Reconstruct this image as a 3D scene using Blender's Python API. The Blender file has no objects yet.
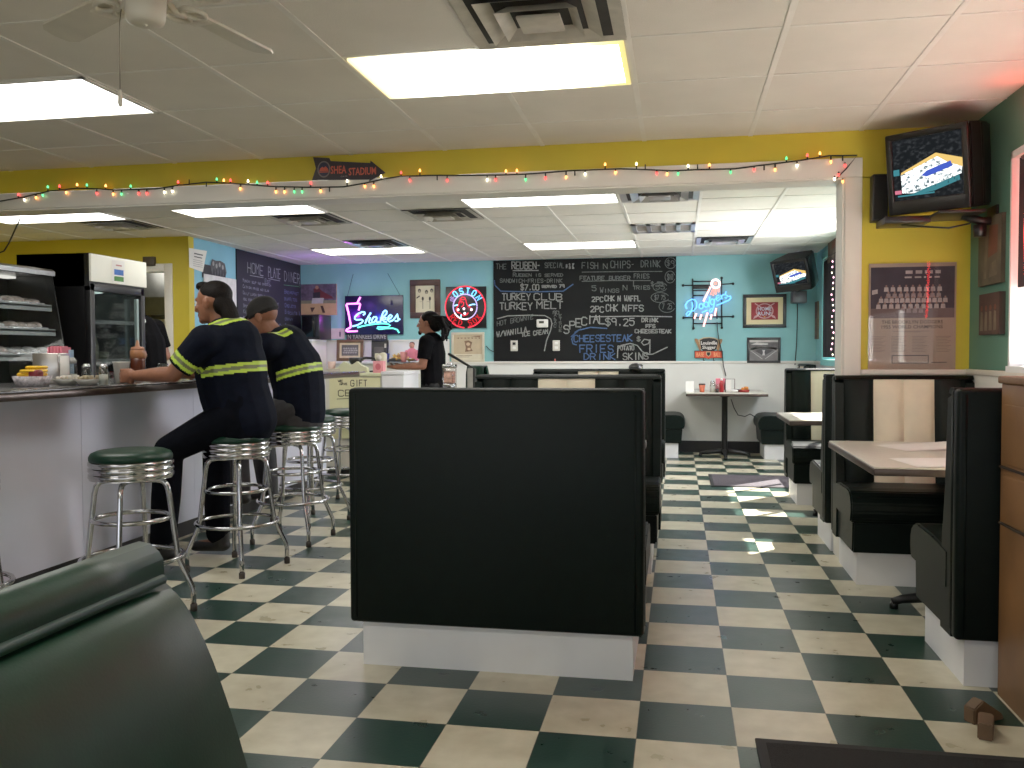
import bpy, bmesh, math, random
from mathutils import Vector, Matrix, Euler
random.seed(7)
C = bpy.context.scene.collection
PI = math.pi
T = 0.3048
# ------------------------------------------------------------------ camera
F, PITCH, ROLL, YAW, CAMZ = 887.35, -0.033666, -0.003761, -0.185499, 1.19747
_cy, _sy, _cp, _sp = math.cos(YAW), math.sin(YAW), math.cos(PITCH), math.sin(PITCH)
FW = Vector((_sy*_cp, _cy*_cp, _sp))
_r0 = Vector((_cy, -_sy, 0)); _u0 = _r0.cross(FW)
RT = _r0*math.cos(ROLL) + _u0*math.sin(ROLL)
UP = _u0*math.cos(ROLL) - _r0*math.sin(ROLL)
CO = Vector((0, 0, CAMZ))
def ray(x, y): return FW + RT*((x-512)/F) - UP*((y-384)/F)
def onY(x, y, Y): d = ray(x, y); return CO + d*(Y/d.y)
def onX(x, y, X): d = ray(x, y); return CO + d*(X/d.x)
def onZ(x, y, Z): d = ray(x, y); return CO + d*((Z-CAMZ)/d.z)
cam = bpy.data.cameras.new('camera'); cam.sensor_width = 36; cam.lens = 36*F/1024
cam.clip_start = 0.02
co = bpy.data.objects.new('camera', cam); C.objects.link(co)
m = Matrix((RT, UP, -FW)).transposed().to_4x4(); m.translation = CO
co.matrix_world = m
bpy.context.scene.camera = co
# ------------------------------------------------------------------ constants
H1, H2 = 2.46, 2.376          # front and back ceilings
YB = 10.97                    # back wall
XR = 1.6                      # right wall
XL = -4.83                    # blue left wall (slightly out of square)
KL = .038
def XLf(y): return -4.77-KL*(y-8.08)
YK = 8.08                     # yellow kitchen wall
YH, YH2 = 5.36, 5.54          # wall with the wide opening
# ------------------------------------------------------------------ materials
def lin(c):
    c = c/255.0
    return c/12.92 if c <= .04045 else ((c+.055)/1.055)**2.4
def col(c): return (lin(c[0]), lin(c[1]), lin(c[2]), 1)
MATS = {}
def mat(name, c, rough=.5, metal=0, noise=.12, scale=14, bump=0, bscale=60, coat=0, emit=0, ecol=None, spec=None):
    if name in MATS: return MATS[name]
    m = bpy.data.materials.new(name); m.use_nodes = True
    nt = m.node_tree; b = nt.nodes['Principled BSDF']
    tc = nt.nodes.new('ShaderNodeTexCoord')
    nz = nt.nodes.new('ShaderNodeTexNoise'); nz.inputs['Scale'].default_value = scale; nz.inputs['Detail'].default_value = 4
    nt.links.new(tc.outputs['Object'], nz.inputs['Vector'])
    rp = nt.nodes.new('ShaderNodeValToRGB')
    k = col(c); lo = [max(0, v*(1-noise)) for v in k[:3]]; hi = [min(1, v*(1+noise)) for v in k[:3]]
    rp.color_ramp.elements[0].position = .3; rp.color_ramp.elements[1].position = .7
    rp.color_ramp.elements[0].color = (*lo, 1); rp.color_ramp.elements[1].color = (*hi, 1)
    nt.links.new(nz.outputs['Fac'], rp.inputs['Fac']); nt.links.new(rp.outputs['Color'], b.inputs['Base Color'])
    b.inputs['Roughness'].default_value = rough; b.inputs['Metallic'].default_value = metal
    if coat: b.inputs['Coat Weight'].default_value = coat
    if spec is not None: b.inputs['Specular IOR Level'].default_value = spec
    if bump:
        n2 = nt.nodes.new('ShaderNodeTexNoise'); n2.inputs['Scale'].default_value = bscale; n2.inputs['Detail'].default_value = 3
        nt.links.new(tc.outputs['Object'], n2.inputs['Vector'])
        bp = nt.nodes.new('ShaderNodeBump'); bp.inputs['Strength'].default_value = bump; bp.inputs['Distance'].default_value = .01
        nt.links.new(n2.outputs['Fac'], bp.inputs['Height']); nt.links.new(bp.outputs['Normal'], b.inputs['Normal'])
    if emit:
        b.inputs['Emission Color'].default_value = col(ecol or c); b.inputs['Emission Strength'].default_value = emit
    MATS[name] = m
    return m
def glow(name, rgb, strength):
    if name in MATS: return MATS[name]
    m = bpy.data.materials.new(name); m.use_nodes = True
    nt = m.node_tree; nt.nodes.clear()
    o = nt.nodes.new('ShaderNodeOutputMaterial'); e = nt.nodes.new('ShaderNodeEmission')
    e.inputs['Color'].default_value = (*rgb, 1); e.inputs['Strength'].default_value = strength
    nt.links.new(e.outputs[0], o.inputs[0]); MATS[name] = m
    return m
def glass(name, tint=(1, 1, 1), refl=.08, rough=.03, fr=.6):
    if name in MATS: return MATS[name]
    m = bpy.data.materials.new(name); m.use_nodes = True
    nt = m.node_tree; nt.nodes.clear()
    o = nt.nodes.new('ShaderNodeOutputMaterial'); t = nt.nodes.new('ShaderNodeBsdfTransparent'); g = nt.nodes.new('ShaderNodeBsdfGlossy')
    t.inputs['Color'].default_value = (*tint, 1); g.inputs['Roughness'].default_value = rough
    lw = nt.nodes.new('ShaderNodeLayerWeight'); lw.inputs['Blend'].default_value = .25
    ad = nt.nodes.new('ShaderNodeMath'); ad.operation = 'ADD'; ad.inputs[1].default_value = refl
    mu = nt.nodes.new('ShaderNodeMath'); mu.operation = 'MULTIPLY'; mu.inputs[1].default_value = fr
    nt.links.new(lw.outputs['Fresnel'], mu.inputs[0]); nt.links.new(mu.outputs[0], ad.inputs[0])
    mx = nt.nodes.new('ShaderNodeMixShader'); nt.links.new(ad.outputs[0], mx.inputs[0])
    nt.links.new(t.outputs[0], mx.inputs[1]); nt.links.new(g.outputs[0], mx.inputs[2]); nt.links.new(mx.outputs[0], o.inputs[0])
    MATS[name] = m
    return m
# ------------------------------------------------------------------ mesh builder
class MB:
    def __init__(s): s.bm = bmesh.new(); s.mats = []; s.cur = 0; s.X = Matrix()
    def m(s, material):
        if material not in s.mats: s.mats.append(material)
        s.cur = s.mats.index(material); return s
    def _fin(s, vs, fs, smooth=False):
        for v in vs: v.co = s.X @ v.co
        for f in fs: f.material_index = s.cur; f.smooth = smooth
    def raw(s, pts, faces, smooth=False):
        vs = [s.bm.verts.new(p) for p in pts]; fs = []
        for f in faces:
            try: fs.append(s.bm.faces.new([vs[i] for i in f]))
            except ValueError: pass
        s._fin(vs, fs, smooth); return s
    def box(s, a, b, bev=0, seg=2, smooth=False):
        x0, y0, z0 = [min(p, q) for p, q in zip(a, b)]; x1, y1, z1 = [max(p, q) for p, q in zip(a, b)]
        t = bmesh.new(); bmesh.ops.create_cube(t, size=1)
        for v in t.verts: v.co = Vector((x0+(v.co.x+.5)*(x1-x0), y0+(v.co.y+.5)*(y1-y0), z0+(v.co.z+.5)*(z1-z0)))
        if bev:
            bev = min(bev, .49*min(x1-x0, y1-y0, z1-z0))
            bmesh.ops.bevel(t, geom=t.edges[:], offset=bev, segments=seg, affect='EDGES', profile=.5)
        return s.add(t, smooth or bool(bev))
    def add(s, t, smooth=False):
        t.verts.index_update(); mp = [s.bm.verts.new(s.X @ v.co) for v in t.verts]
        for f in t.faces:
            try: g = s.bm.faces.new([mp[v.index] for v in f.verts]); g.material_index = s.cur; g.smooth = smooth
            except ValueError: pass
        t.free(); return s
    def tube(s, path, r, n=8, closed=False, caps=True):
        P = [Vector(p) for p in path]; L = len(P); rs = r if isinstance(r, (list, tuple)) else [r]*L
        rings = []; up = None
        for i, p in enumerate(P):
            a = P[i-1] if (i or closed) else p; b = P[(i+1) % L] if (i < L-1 or closed) else p
            d = (b-a)
            if d.length < 1e-9: d = Vector((0, 0, 1))
            d.normalize()
            if up is None:
                up = d.orthogonal().normalized()
            else:
                up = (up - d*up.dot(d))
                up = up.normalized() if up.length > 1e-6 else d.orthogonal().normalized()
            sd = d.cross(up)
            rings.append([s.bm.verts.new(p + (up*math.cos(2*PI*k/n) + sd*math.sin(2*PI*k/n))*rs[i]) for k in range(n)])
        fs = []
        for i in range(L if closed else L-1):
            A, B = rings[i], rings[(i+1) % L]
            for k in range(n):
                try: fs.append(s.bm.faces.new([A[k], A[(k+1) % n], B[(k+1) % n], B[k]]))
                except ValueError: pass
        s._fin([v for R in rings for v in R], fs, True)
        if caps and not closed:
            f0 = s.bm.faces.new(rings[0][::-1]); f1 = s.bm.faces.new(rings[-1])
            for f in (f0, f1): f.material_index = s.cur
        return s
    def lathe(s, prof, n=24, o=(0, 0, 0), axis='z', smooth=True, caps=True):
        o = Vector(o); rings = []
        for r, h in prof:
            R = []
            for k in range(n):
                a = 2*PI*k/n; x, y = r*math.cos(a), r*math.sin(a)
                p = {'z': (x, y, h), 'y': (x, h, y), 'x': (h, x, y)}[axis]
                R.append(s.bm.verts.new(o + Vector(p)))
            rings.append(R)
        fs = []
        for A, B in zip(rings, rings[1:]):
            for k in range(n): fs.append(s.bm.faces.new([A[k], A[(k+1) % n], B[(k+1) % n], B[k]]))
        s._fin([v for R in rings for v in R], fs, smooth)
        if caps:
            for R in (rings[0][::-1], rings[-1]):
                f = s.bm.faces.new(R); f.material_index = s.cur
        return s
    def prism(s, poly, a, b, plane='yz', bev=0, smooth=False):
        """poly in the plane, extruded along the remaining axis from a to b"""
        def P(u, v, w): return {'yz': (w, u, v), 'xz': (u, w, v), 'xy': (u, v, w)}[plane]
        t = bmesh.new(); n = len(poly)
        A = [t.verts.new(P(u, v, a)) for u, v in poly]; B = [t.verts.new(P(u, v, b)) for u, v in poly]
        t.faces.new(A); t.faces.new(B[::-1])
        for i in range(n): t.faces.new([A[i], B[i], B[(i+1) % n], A[(i+1) % n]])
        bmesh.ops.recalc_face_normals(t, faces=t.faces[:])
        if bev: bmesh.ops.bevel(t, geom=[e for e in t.edges], offset=bev, segments=2, affect='EDGES')
        return s.add(t, smooth)
    def sphere(s, c, r, n=12, sc=(1, 1, 1)):
        t = bmesh.new(); bmesh.ops.create_uvsphere(t, u_segments=n, v_segments=max(6, n*2//3), radius=1)
        rr = r if isinstance(r, (tuple, list)) else (r*sc[0], r*sc[1], r*sc[2])
        for v in t.verts: v.co = Vector((c[0]+v.co.x*rr[0], c[1]+v.co.y*rr[1], c[2]+v.co.z*rr[2]))
        return s.add(t, True)
    def q2(s, x0, z0, x1, z1, y): return s.raw([(x0, y, z0), (x1, y, z0), (x1, y, z1), (x0, y, z1)], [(0, 1, 2, 3)])
    def p2(s, pts, y): return s.raw([(x, y, z) for x, z in pts], [tuple(range(len(pts)))])
    def ribbon(s, pts, w, y):
        """flat stroke in the local xz plane"""
        P = [Vector((a, b)) for a, b in pts]
        for a, b in zip(P, P[1:]):
            d = b-a
            if d.length < 1e-6: continue
            d.normalize(); e = Vector((-d.y, d.x))*w/2; a2 = a-d*w*.3; b2 = b+d*w*.3
            s.p2([tuple(a2-e), tuple(b2-e), tuple(b2+e), tuple(a2+e)], y)
        return s
    def build(s, name, material=None, parent=None, sub=0):
        bmesh.ops.recalc_face_normals(s.bm, faces=s.bm.faces[:]) if s.bm.faces else None
        me = bpy.data.meshes.new(name); s.bm.to_mesh(me); s.bm.free()
        if material is not None and not s.mats: s.mats = [material]
        for q in s.mats: me.materials.append(q)
        o = bpy.data.objects.new(name, me); C.objects.link(o)
        if parent: o.parent = parent
        if sub:
            md = o.modifiers.new('sub', 'SUBSURF'); md.levels = sub; md.render_levels = sub
        return o
def tag(o, label=None, cat=None, group=None, kind=None):
    if label: o['label'] = label
    if cat: o['category'] = cat
    if group: o['group'] = group
    if kind: o['kind'] = kind
    return o
def thing(name, label, cat, loc=(0, 0, 0), rz=0, group=None):
    o = bpy.data.objects.new(name, None); C.objects.link(o); o.empty_display_size = .1
    o.location = loc; o.rotation_euler = (0, 0, rz)
    return tag(o, label, cat, group)
def struct(o): o['kind'] = 'structure'; return o
def copy_tree(o, loc=None, rz=None, label=None, parent=None):
    c = o.copy(); C.objects.link(c)
    if parent: c.parent = parent
    if loc is not None: c.location = loc
    if rz is not None: c.rotation_euler = (0, 0, rz)
    if label: c['label'] = label
    for ch in list(o.children): copy_tree(ch, parent=c)
    return c
def arc(cx, cz, rx, rz, a0, a1, n=16):
    return [(cx+rx*math.cos(math.radians(a0+(a1-a0)*i/n)), cz+rz*math.sin(math.radians(a0+(a1-a0)*i/n))) for i in range(n+1)]
# single-stroke lettering on a 4 x 6 cell
SF = {
'A': '00 26 40|13 33', 'B': '00 06 36 45 44 33 03|33 42 41 30 00', 'C': '45 36 16 05 01 10 30 41', 'D': '00 06 26 44 42 20 00', 'E': '40 00 06 46|03 33',
'F': '00 06 46|03 33', 'G': '45 36 16 05 01 10 30 41 43 23', 'H': '00 06|40 46|03 43', 'I': '20 26', 'J': '46 41 30 10 01', 'K': '00 06|46 03 40',
'L': '06 00 40', 'M': '00 06 23 46 40', 'N': '00 06 40 46', 'O': '10 01 05 16 36 45 41 30 10', 'P': '00 06 36 45 44 33 03', 'Q': '10 01 05 16 36 45 41 30 10|22 40',
'R': '00 06 36 45 44 33 03|23 40', 'S': '45 36 16 05 04 13 33 42 41 30 10 01', 'T': '06 46|26 20', 'U': '06 01 10 30 41 46', 'V': '06 20 46', 'W': '06 10 23 30 46',
'X': '00 46|06 40', 'Y': '06 23 46|23 20', 'Z': '06 46 00 40', '0': '10 01 05 16 36 45 41 30 10', '1': '15 26 20', '2': '05 16 36 45 44 00 40', '3': '05 16 36 45 44 33 13|33 42 41 30 10 01',
'4': '30 36 02 42', '5': '46 06 04 34 43 41 30 10 01', '6': '45 36 16 05 01 10 30 41 42 33 03', '7': '06 46 10', '8': '13 04 05 16 36 45 44 33 13 02 01 10 30 41 42 33',
'9': '43 13 04 05 16 36 45 40', '$': '45 36 16 05 04 13 33 42 41 30 10 01|27 2-', '.': '20 21', '!': '26 22|20 21', "'": '26 25', '-': '13 33', '&': '40 05 16 25 01 10 20 42', '/': '00 46', ',': '21 10', '*': '11 35|15 31|03 43'}
def _pt(t): return (int(t[0]), -1 if t[1] == '-' else int(t[1]))
def strokes(text, x, z, h, w=None, jit=0.0, slant=0.0, rise=0.0):
    """text -> polylines; (x,z) lower-left, h cap height, w total width"""
    n = len(text); adv = (w/max(n-.25, .75)) if w else h*.8
    cw = adv*.75; out = []
    for i, ch in enumerate(text):
        if ch == ' ': continue
        g = SF.get(ch.upper())
        if not g: continue
        k = .72 if ch.islower() else 1.0
        jx, jz = random.uniform(-jit, jit)*h, random.uniform(-jit, jit)*h
        for st in g.split('|'):
            pl = []
            for t in st.split():
                u, v = _pt(t)
                px = x + i*adv + u/4*cw + slant*v/6*h + jx + random.uniform(-jit, jit)*h*.4
                pz = z + v/6*h*k + rise*i*adv + jz + random.uniform(-jit, jit)*h*.4
                pl.append((px, pz))
            out.append(pl)
    return out
_tx = {}
def text_mesh(mb, text, x, z, h, w=None, y=0.0, center=True, bold=0):
    """printed lettering (built-in face) laid in the local xz plane"""
    cu = bpy.data.curves.new('lettering', 'FONT'); cu.body = text; cu.size = 1; cu.resolution_u = 2; cu.offset = bold
    ob = bpy.data.objects.new('lettering', cu); C.objects.link(ob)
    dg = bpy.context.evaluated_depsgraph_get(); me = bpy.data.meshes.new_from_object(ob.evaluated_get(dg))
    xs = [v.co.x for v in me.vertices]; ys = [v.co.y for v in me.vertices]
    if xs:
        x0, x1 = min(xs), max(xs); s = h/.7; sx = (w/(x1-x0)) if w else s
        wid = (x1-x0)*sx; ox = x-wid/2 if center else x
        mb.raw([(ox+(v.co.x-x0)*sx, y, z+v.co.y*s) for v in me.vertices], [tuple(p.vertices) for p in me.polygons])
    bpy.data.objects.remove(ob); bpy.data.curves.remove(cu); bpy.data.meshes.remove(me)
def wallthing(name, label, cat, side, u, z, group=None, off=0.0):
    if side == 'back': return thing(name, label, cat, (u, YB-off, z), 0, group)
    if side == 'left': return thing(name, label, cat, (XLf(u)+off, u, z), PI/2+math.atan(KL), group)
    if side == 'right': return thing(name, label, cat, (XR-off, u, z), -PI/2, group)
    if side == 'header': return thing(name, label, cat, (u, YH-off, z), 0, group)
# common materials
chrome = mat('chrome', (190, 190, 192), .14, 1, .05, 30)
steel = mat('brushed_steel', (170, 170, 168), .35, 1, .1, 40)
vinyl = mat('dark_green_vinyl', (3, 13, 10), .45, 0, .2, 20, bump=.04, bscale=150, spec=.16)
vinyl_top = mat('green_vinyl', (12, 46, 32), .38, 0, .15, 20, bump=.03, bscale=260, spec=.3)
cream = mat('cream_vinyl', (226, 216, 190), .4, 0, .06, 10, bump=.08, bscale=150)
white = mat('white_laminate', (226, 226, 228), .45, 0, .04, 5)
offwhite = mat('off_white_paint', (215, 212, 200), .55, 0, .05, 4)
black = mat('black_plastic', (18, 18, 20), .35, 0, .2, 20)
blackm = mat('black_metal', (20, 20, 20), .4, .3, .2, 20)
rubber = mat('dark_rubber', (60, 52, 45), .7, 0, .2, 20)
paper = mat('white_paper', (235, 232, 225), .8, 0, .03, 8)
wood = mat('oak_wood', (128, 88, 50), .5, 0, .22, 6)
# ================================================================== the setting
def floor_material():
    m = bpy.data.materials.new('checker_tile'); m.use_nodes = True; nt = m.node_tree; b = nt.nodes['Principled BSDF']
    N = nt.nodes.new; L = nt.links.new
    tc = N('ShaderNodeTexCoord'); mp = N('ShaderNodeMapping'); L(tc.outputs['Object'], mp.inputs['Vector'])
    mp.inputs['Location'].default_value = (0.126345+40*T, -2.74629+20*T, .1)
    ck = N('ShaderNodeTexChecker'); ck.inputs['Scale'].default_value = 1/T; L(mp.outputs[0], ck.inputs['Vector'])
    nz = N('ShaderNodeTexNoise'); nz.inputs['Scale'].default_value = 9; nz.inputs['Detail'].default_value = 6; L(tc.outputs['Object'], nz.inputs['Vector'])
    nf = N('ShaderNodeTexNoise'); nf.inputs['Scale'].default_value = 90; nf.inputs['Detail'].default_value = 3; L(tc.outputs['Object'], nf.inputs['Vector'])
    def ramp(a, c):
        r = N('ShaderNodeValToRGB'); r.color_ramp.elements[0].position = .3; r.color_ramp.elements[1].position = .72
        r.color_ramp.elements[0].color = col(a); r.color_ramp.elements[1].color = col(c); L(nz.outputs['Fac'], r.inputs['Fac']); return r
    d = ramp((17, 46, 38), (27, 58, 48)); l = ramp((186, 178, 150), (212, 206, 182))
    mx = N('ShaderNodeMix'); mx.data_type = 'RGBA'; L(ck.outputs['Fac'], mx.inputs['Factor'])
    L(d.outputs[0], mx.inputs[6]); L(l.outputs[0], mx.inputs[7])
    # thin dark joint between the tiles
    sx = N('ShaderNodeSeparateXYZ'); L(mp.outputs[0], sx.inputs[0])
    def edge(sock):
        a = N('ShaderNodeMath'); a.operation = 'DIVIDE'; a.inputs[1].default_value = T; L(sock, a.inputs[0])
        f = N('ShaderNodeMath'); f.operation = 'FRACT'; L(a.outputs[0], f.inputs[0])
        c = N('ShaderNodeMath'); c.operation = 'SUBTRACT'; c.inputs[1].default_value = .5; L(f.outputs[0], c.inputs[0])
        g = N('ShaderNodeMath'); g.operation = 'ABSOLUTE'; L(c.outputs[0], g.inputs[0])
        h = N('ShaderNodeMath'); h.operation = 'GREATER_THAN'; h.inputs[1].default_value = .495; L(g.outputs[0], h.inputs[0]); return h
    e1, e2 = edge(sx.outputs[0]), edge(sx.outputs[1])
    mxm = N('ShaderNodeMath'); mxm.operation = 'MAXIMUM'; L(e1.outputs[0], mxm.inputs[0]); L(e2.outputs[0], mxm.inputs[1])
    jm = N('ShaderNodeMath'); jm.operation = 'MULTIPLY'; jm.inputs[1].default_value = .55; L(mxm.outputs[0], jm.inputs[0])
    m2 = N('ShaderNodeMix'); m2.data_type = 'RGBA'; L(jm.outputs[0], m2.inputs['Factor']); L(mx.outputs[2], m2.inputs[6]); m2.inputs[7].default_value = (.02, .02, .018, 1)
    L(m2.outputs[2], b.inputs['Base Color'])
    rr = N('ShaderNodeMapRange'); rr.inputs['To Min'].default_value = .2; rr.inputs['To Max'].default_value = .42; L(nz.outputs['Fac'], rr.inputs['Value']); L(rr.outputs[0], b.inputs['Roughness'])
    bp = N('ShaderNodeBump'); bp.inputs['Strength'].default_value = .05; bp.inputs['Distance'].default_value = .01; L(nf.outputs['Fac'], bp.inputs['Height']); L(bp.outputs[0], b.inputs['Normal'])
    return m
yellow = mat('yellow_wall_paint', (200, 180, 44), .6, 0, .07, 3, bump=.05, bscale=200)
teal = mat('teal_wall_paint', (126, 184, 186), .6, 0, .06, 3, bump=.05, bscale=200)
green_w = mat('green_wall_paint', (84, 130, 112), .6, 0, .06, 3, bump=.05, bscale=200)
wains = mat('white_wall_paint', (222, 222, 216), .55, 0, .04, 3)
trimw = mat('white_trim_paint', (222, 218, 208), .5, 0, .04, 4)
tilem = mat('ceiling_tile', (222, 216, 204), .85, 0, .05, 3, bump=.25, bscale=260)
gridm = mat('ceiling_grid_metal', (226, 222, 212), .5, 0, .05, 10)
darkb = mat('black_baseboard', (14, 14, 15), .5, 0, .2, 10)
conc = mat('grey_paving', (120, 118, 112), .9, 0, .2, 4)
def slab(name, boxes, material, kind='structure'):
    b = MB()
    for x in boxes: b.box(x[:3], x[3:])
    o = b.build(name, material); o['kind'] = kind; return o
slab('floor', [(-7, -3, -.1, XR+.1, YB+.1, 0)], floor_material())
slab('ceiling', [(-7, -3, H1, XR+.1, YH, H1+.05)], tilem)
slab('ceiling', [(-7, YH2-.02, H2, XR+.1, YB+.1, H2+.05)], tilem)
# grid bars of the two suspended ceilings
b = MB(); gz = .004
for k in range(-12, 4):
    x = -.2015+.6096*k
    if -7 < x < XR: b.box((x-.014, -3, H1-gz), (x+.012, YH, H1+.01))
for k in range(-11, 4):
    y = 3.613+.6096*k
    if -3 < y < YH: b.box((-7, y-.008, H1-gz*.8), (XR, y+.008, H1+.01))
o = b.build('trim_1', gridm); struct(o)
b = MB()
for k in range(-12, 3):
    x = .16+.6*k
    if -7 < x < XR: b.box((x-.012, YH2, H2-gz), (x+.012, YB, H2+.01))
for k in range(0, 9):
    y = 5.76+.6*k
    b.box((-7, y-.008, H2-gz*.8), (XR, y+.008, H2+.01))
struct(b.build('trim_2', gridm))
# back wall: teal above white
slab('wall_back', [(XL-.1, YB, 1.1, XR+.1, YB+.1, H2+.02)], teal)
slab('wall_back', [(XL-.1, YB-.006, 0, XR+.1, YB+.1, 1.1)], wains)
b = MB(); b.box((XL, YB-.022, 1.075), (XR, YB, 1.105), .006); struct(b.build('trim_3', trimw))
slab('wall_back', [(XL-.04, YB-.008, 1.106, -2.87, YB, 1.37)], wains)
b = MB(); b.box((XL-.04, YB-.02, 1.37), (-2.865, YB, 1.388), .004); b.box((-2.885, YB-.016, 1.106), (-2.865, YB, 1.37), .003); struct(b.build('trim_7', trimw))
slab('baseboard_back', [(XL, YB-.02, 0, XR, YB, .14)], darkb)
# blue left wall and yellow kitchen wall with its doorway
b = MB(); b.prism([(XLf(YK), YK+.1), (XLf(YB), YB), (XLf(YB)-.1, YB), (XLf(YK)-.1, YK+.1)], 0, H2+.02, 'xy'); struct(b.build('wall_left', mat('light_blue_wall_paint', (122, 184, 206), .6, 0, .06, 3)))
DX0, DX1, DZ = -5.75, -5.02, 2.04
slab('wall_kitchen', [(-7, YK, 0, DX0, YK+.1, H2+.02), (DX1, YK, 0, XLf(YK), YK+.1, H2+.02), (DX0, YK, DZ, DX1, YK+.1, H2+.02)], yellow)
b = MB(); b.box((DX1-.01, YK-.015, 0), (DX1+.075, YK+.11, DZ+.07), .004); b.box((DX0-.075, YK-.015, 0), (DX0+.01, YK+.11, DZ+.07), .004); b.box((DX0, YK-.015, DZ-.01), (DX1, YK+.11, DZ+.07), .004)
struct(b.build('door_1', trimw))
slab('wall_far_left', [(-7.1, -3, 0, -7, YB, H1+.02)], yellow)
slab('wall_kitchen_back', [(-7, 10.2, 0, XL-.1, 10.3, H2)], offwhite)
# right wall with two window openings
W1 = (2.2, 4.69, 1.115, 2.15); W2 = (6.7, 10.42, 1.11, 2.26)
def holewall(y0, y1, z0, z1, w):
    return [(XR, y0, z0, XR+.12, w[0], z1), (XR, w[1], z0, XR+.12, y1, z1), (XR, w[0], z0, XR+.12, w[1], w[2]), (XR, w[0], w[3], XR+.12, w[1], z1)]
slab('wall_right', holewall(-3, YH2, 0, H1+.02, W1), green_w)
slab('wall_right', holewall(YH2, YB, 0, H2+.02, W2), teal)
b = MB(); b.box((XR-.008, -3, 0), (XR, YB, 1.085)); struct(b.build('wall_right', wains))
b = MB(); b.box((XR-.026, -3, 1.075), (XR-.002, YH, 1.105), .006); b.box((XR-.026, YH2, 1.075), (XR-.002, YB, 1.105), .006); struct(b.build('trim_4', trimw))
def window(name, w, fm, lights):
    r = thing(name, None, None); struct(r); r.location = (XR, 0, 0)
    b = MB(); t = .05 if lights == 3 else .015
    b.box((-.02, w[0]-t, w[2]-t), (.12, w[0]+.02, w[3]+t)); b.box((-.02, w[1]-.4*t, w[2]-t), (.12, w[1]+t, w[3]+t))
    b.box((-.03, w[0]-t, w[2]-t), (.12, w[1]+t, w[2]+.015)); b.box((-.02, w[0]-t, w[3]-.02), (.12, w[1]+t, w[3]+t))
    for i in range(1, lights):
        y = w[0]+(w[1]-w[0])*i/lights; b.box((.05, y-.02, w[2]), (.09, y+.02, w[3]))
    b.build('window_frame', fm, r)
    g = MB(); g.raw([(.07, w[0], w[2]), (.07, w[1], w[2]), (.07, w[1], w[3]), (.07, w[0], w[3])], [(0, 1, 2, 3)]); g.build('window_pane', glass('window_glass'), r)
    return r
window('window_1', W1, mat('white_window_paint', (230, 232, 232), .5, 0, .03, 4), 2)
window('window_2', W2, mat('aqua_window_paint', (130, 205, 205), .5, 0, .03, 4), 3)
# wall with the wide opening: yellow, white board along its lower edge
slab('wall_middle', [(.9275, YH+.012, 0, XR, YH2-.012, 2.19), (1.022, YH, 0, XR, YH+.012, 2.19), (1.03, YH2-.012, 0, XR, YH2, 2.19), (-7, YH+.001, 2.1945, XR, YH2-.001, H1+.02)], yellow)
b = MB()
b.box((-7, YH-.018, 2.195), (1.022, YH+.01, 2.303), .003)
b.box((-7, YH-.006, 2.185), (.916, YH2+.015, 2.1945))
b.box((.928, YH-.018, 0), (1.022, YH+.01, 2.1945), .003)
b.box((.916, YH-.006, 0), (.927, YH2+.016, 2.1945))
b.box((-7, YH2-.01, 2.196), (1.03, YH2+.018, 2.303)); b.box((.93, YH2-.01, 0), (1.03, YH2+.018, 2.195))
struct(b.build('trim_5', trimw))
b = MB(); b.box((1.0225, YH-.008, 0), (XR, YH, 1.071)); b.box((1.0225, YH-.024, 1.072), (XR, YH, 1.102), .005); struct(b.build('trim_6', trimw))
# unseen rear wall, its openings added to let light in behind the camera
slab('wall_front', [(-7, -3.1, 0, XR+.1, -3, .8), (-7, -3.1, 2.2, XR+.1, -3, H1), (-7, -3.1, .8, -5.5, -3, 2.2), (-2.4, -3.1, .8, -2.1, -3, 2.2), (1.2, -3.1, .8, XR+.1, -3, 2.2)], yellow)
# pavement outside the right-hand windows
slab('ground', [(XR+.12, -6, -.25, 14, 16, -.2)], conc)

# ------------------------------------------------------------------ ceiling lights, vents, fan
panel_m = glow('light_diffuser_glow', (1, .97, .9), 7.0)
panel_y = glow('warm_light_diffuser_glow', (1, .93, .62), 4.0)
def ceiling_light(x0, y0, w, d, z, label, warm=False, group=None):
    r = thing('ceiling_light', label, 'ceiling light', (x0+w/2, y0+d/2, z), 0, group)
    b = MB(); f = .022
    for (a, c, e, g) in ((-w/2, -d/2, w/2, -d/2+f), (-w/2, d/2-f, w/2, d/2), (-w/2, -d/2, -w/2+f, d/2), (w/2-f, -d/2, w/2, d/2)): b.box((a, c, -.012), (e, g, -.001))
    b.build('light_frame', gridm, r)
    b = MB(); n = 2
    b.m(panel_m); b.raw([(-w/2+f, -d/2+f, -.006), (w/2-f, -d/2+f, -.006), (w/2-f, d/2-f, -.006), (-w/2+f, d/2-f, -.006)], [(3, 2, 1, 0)])
    b.build('light_diffuser', panel_y if warm else panel_m, r)
    return r
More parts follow.
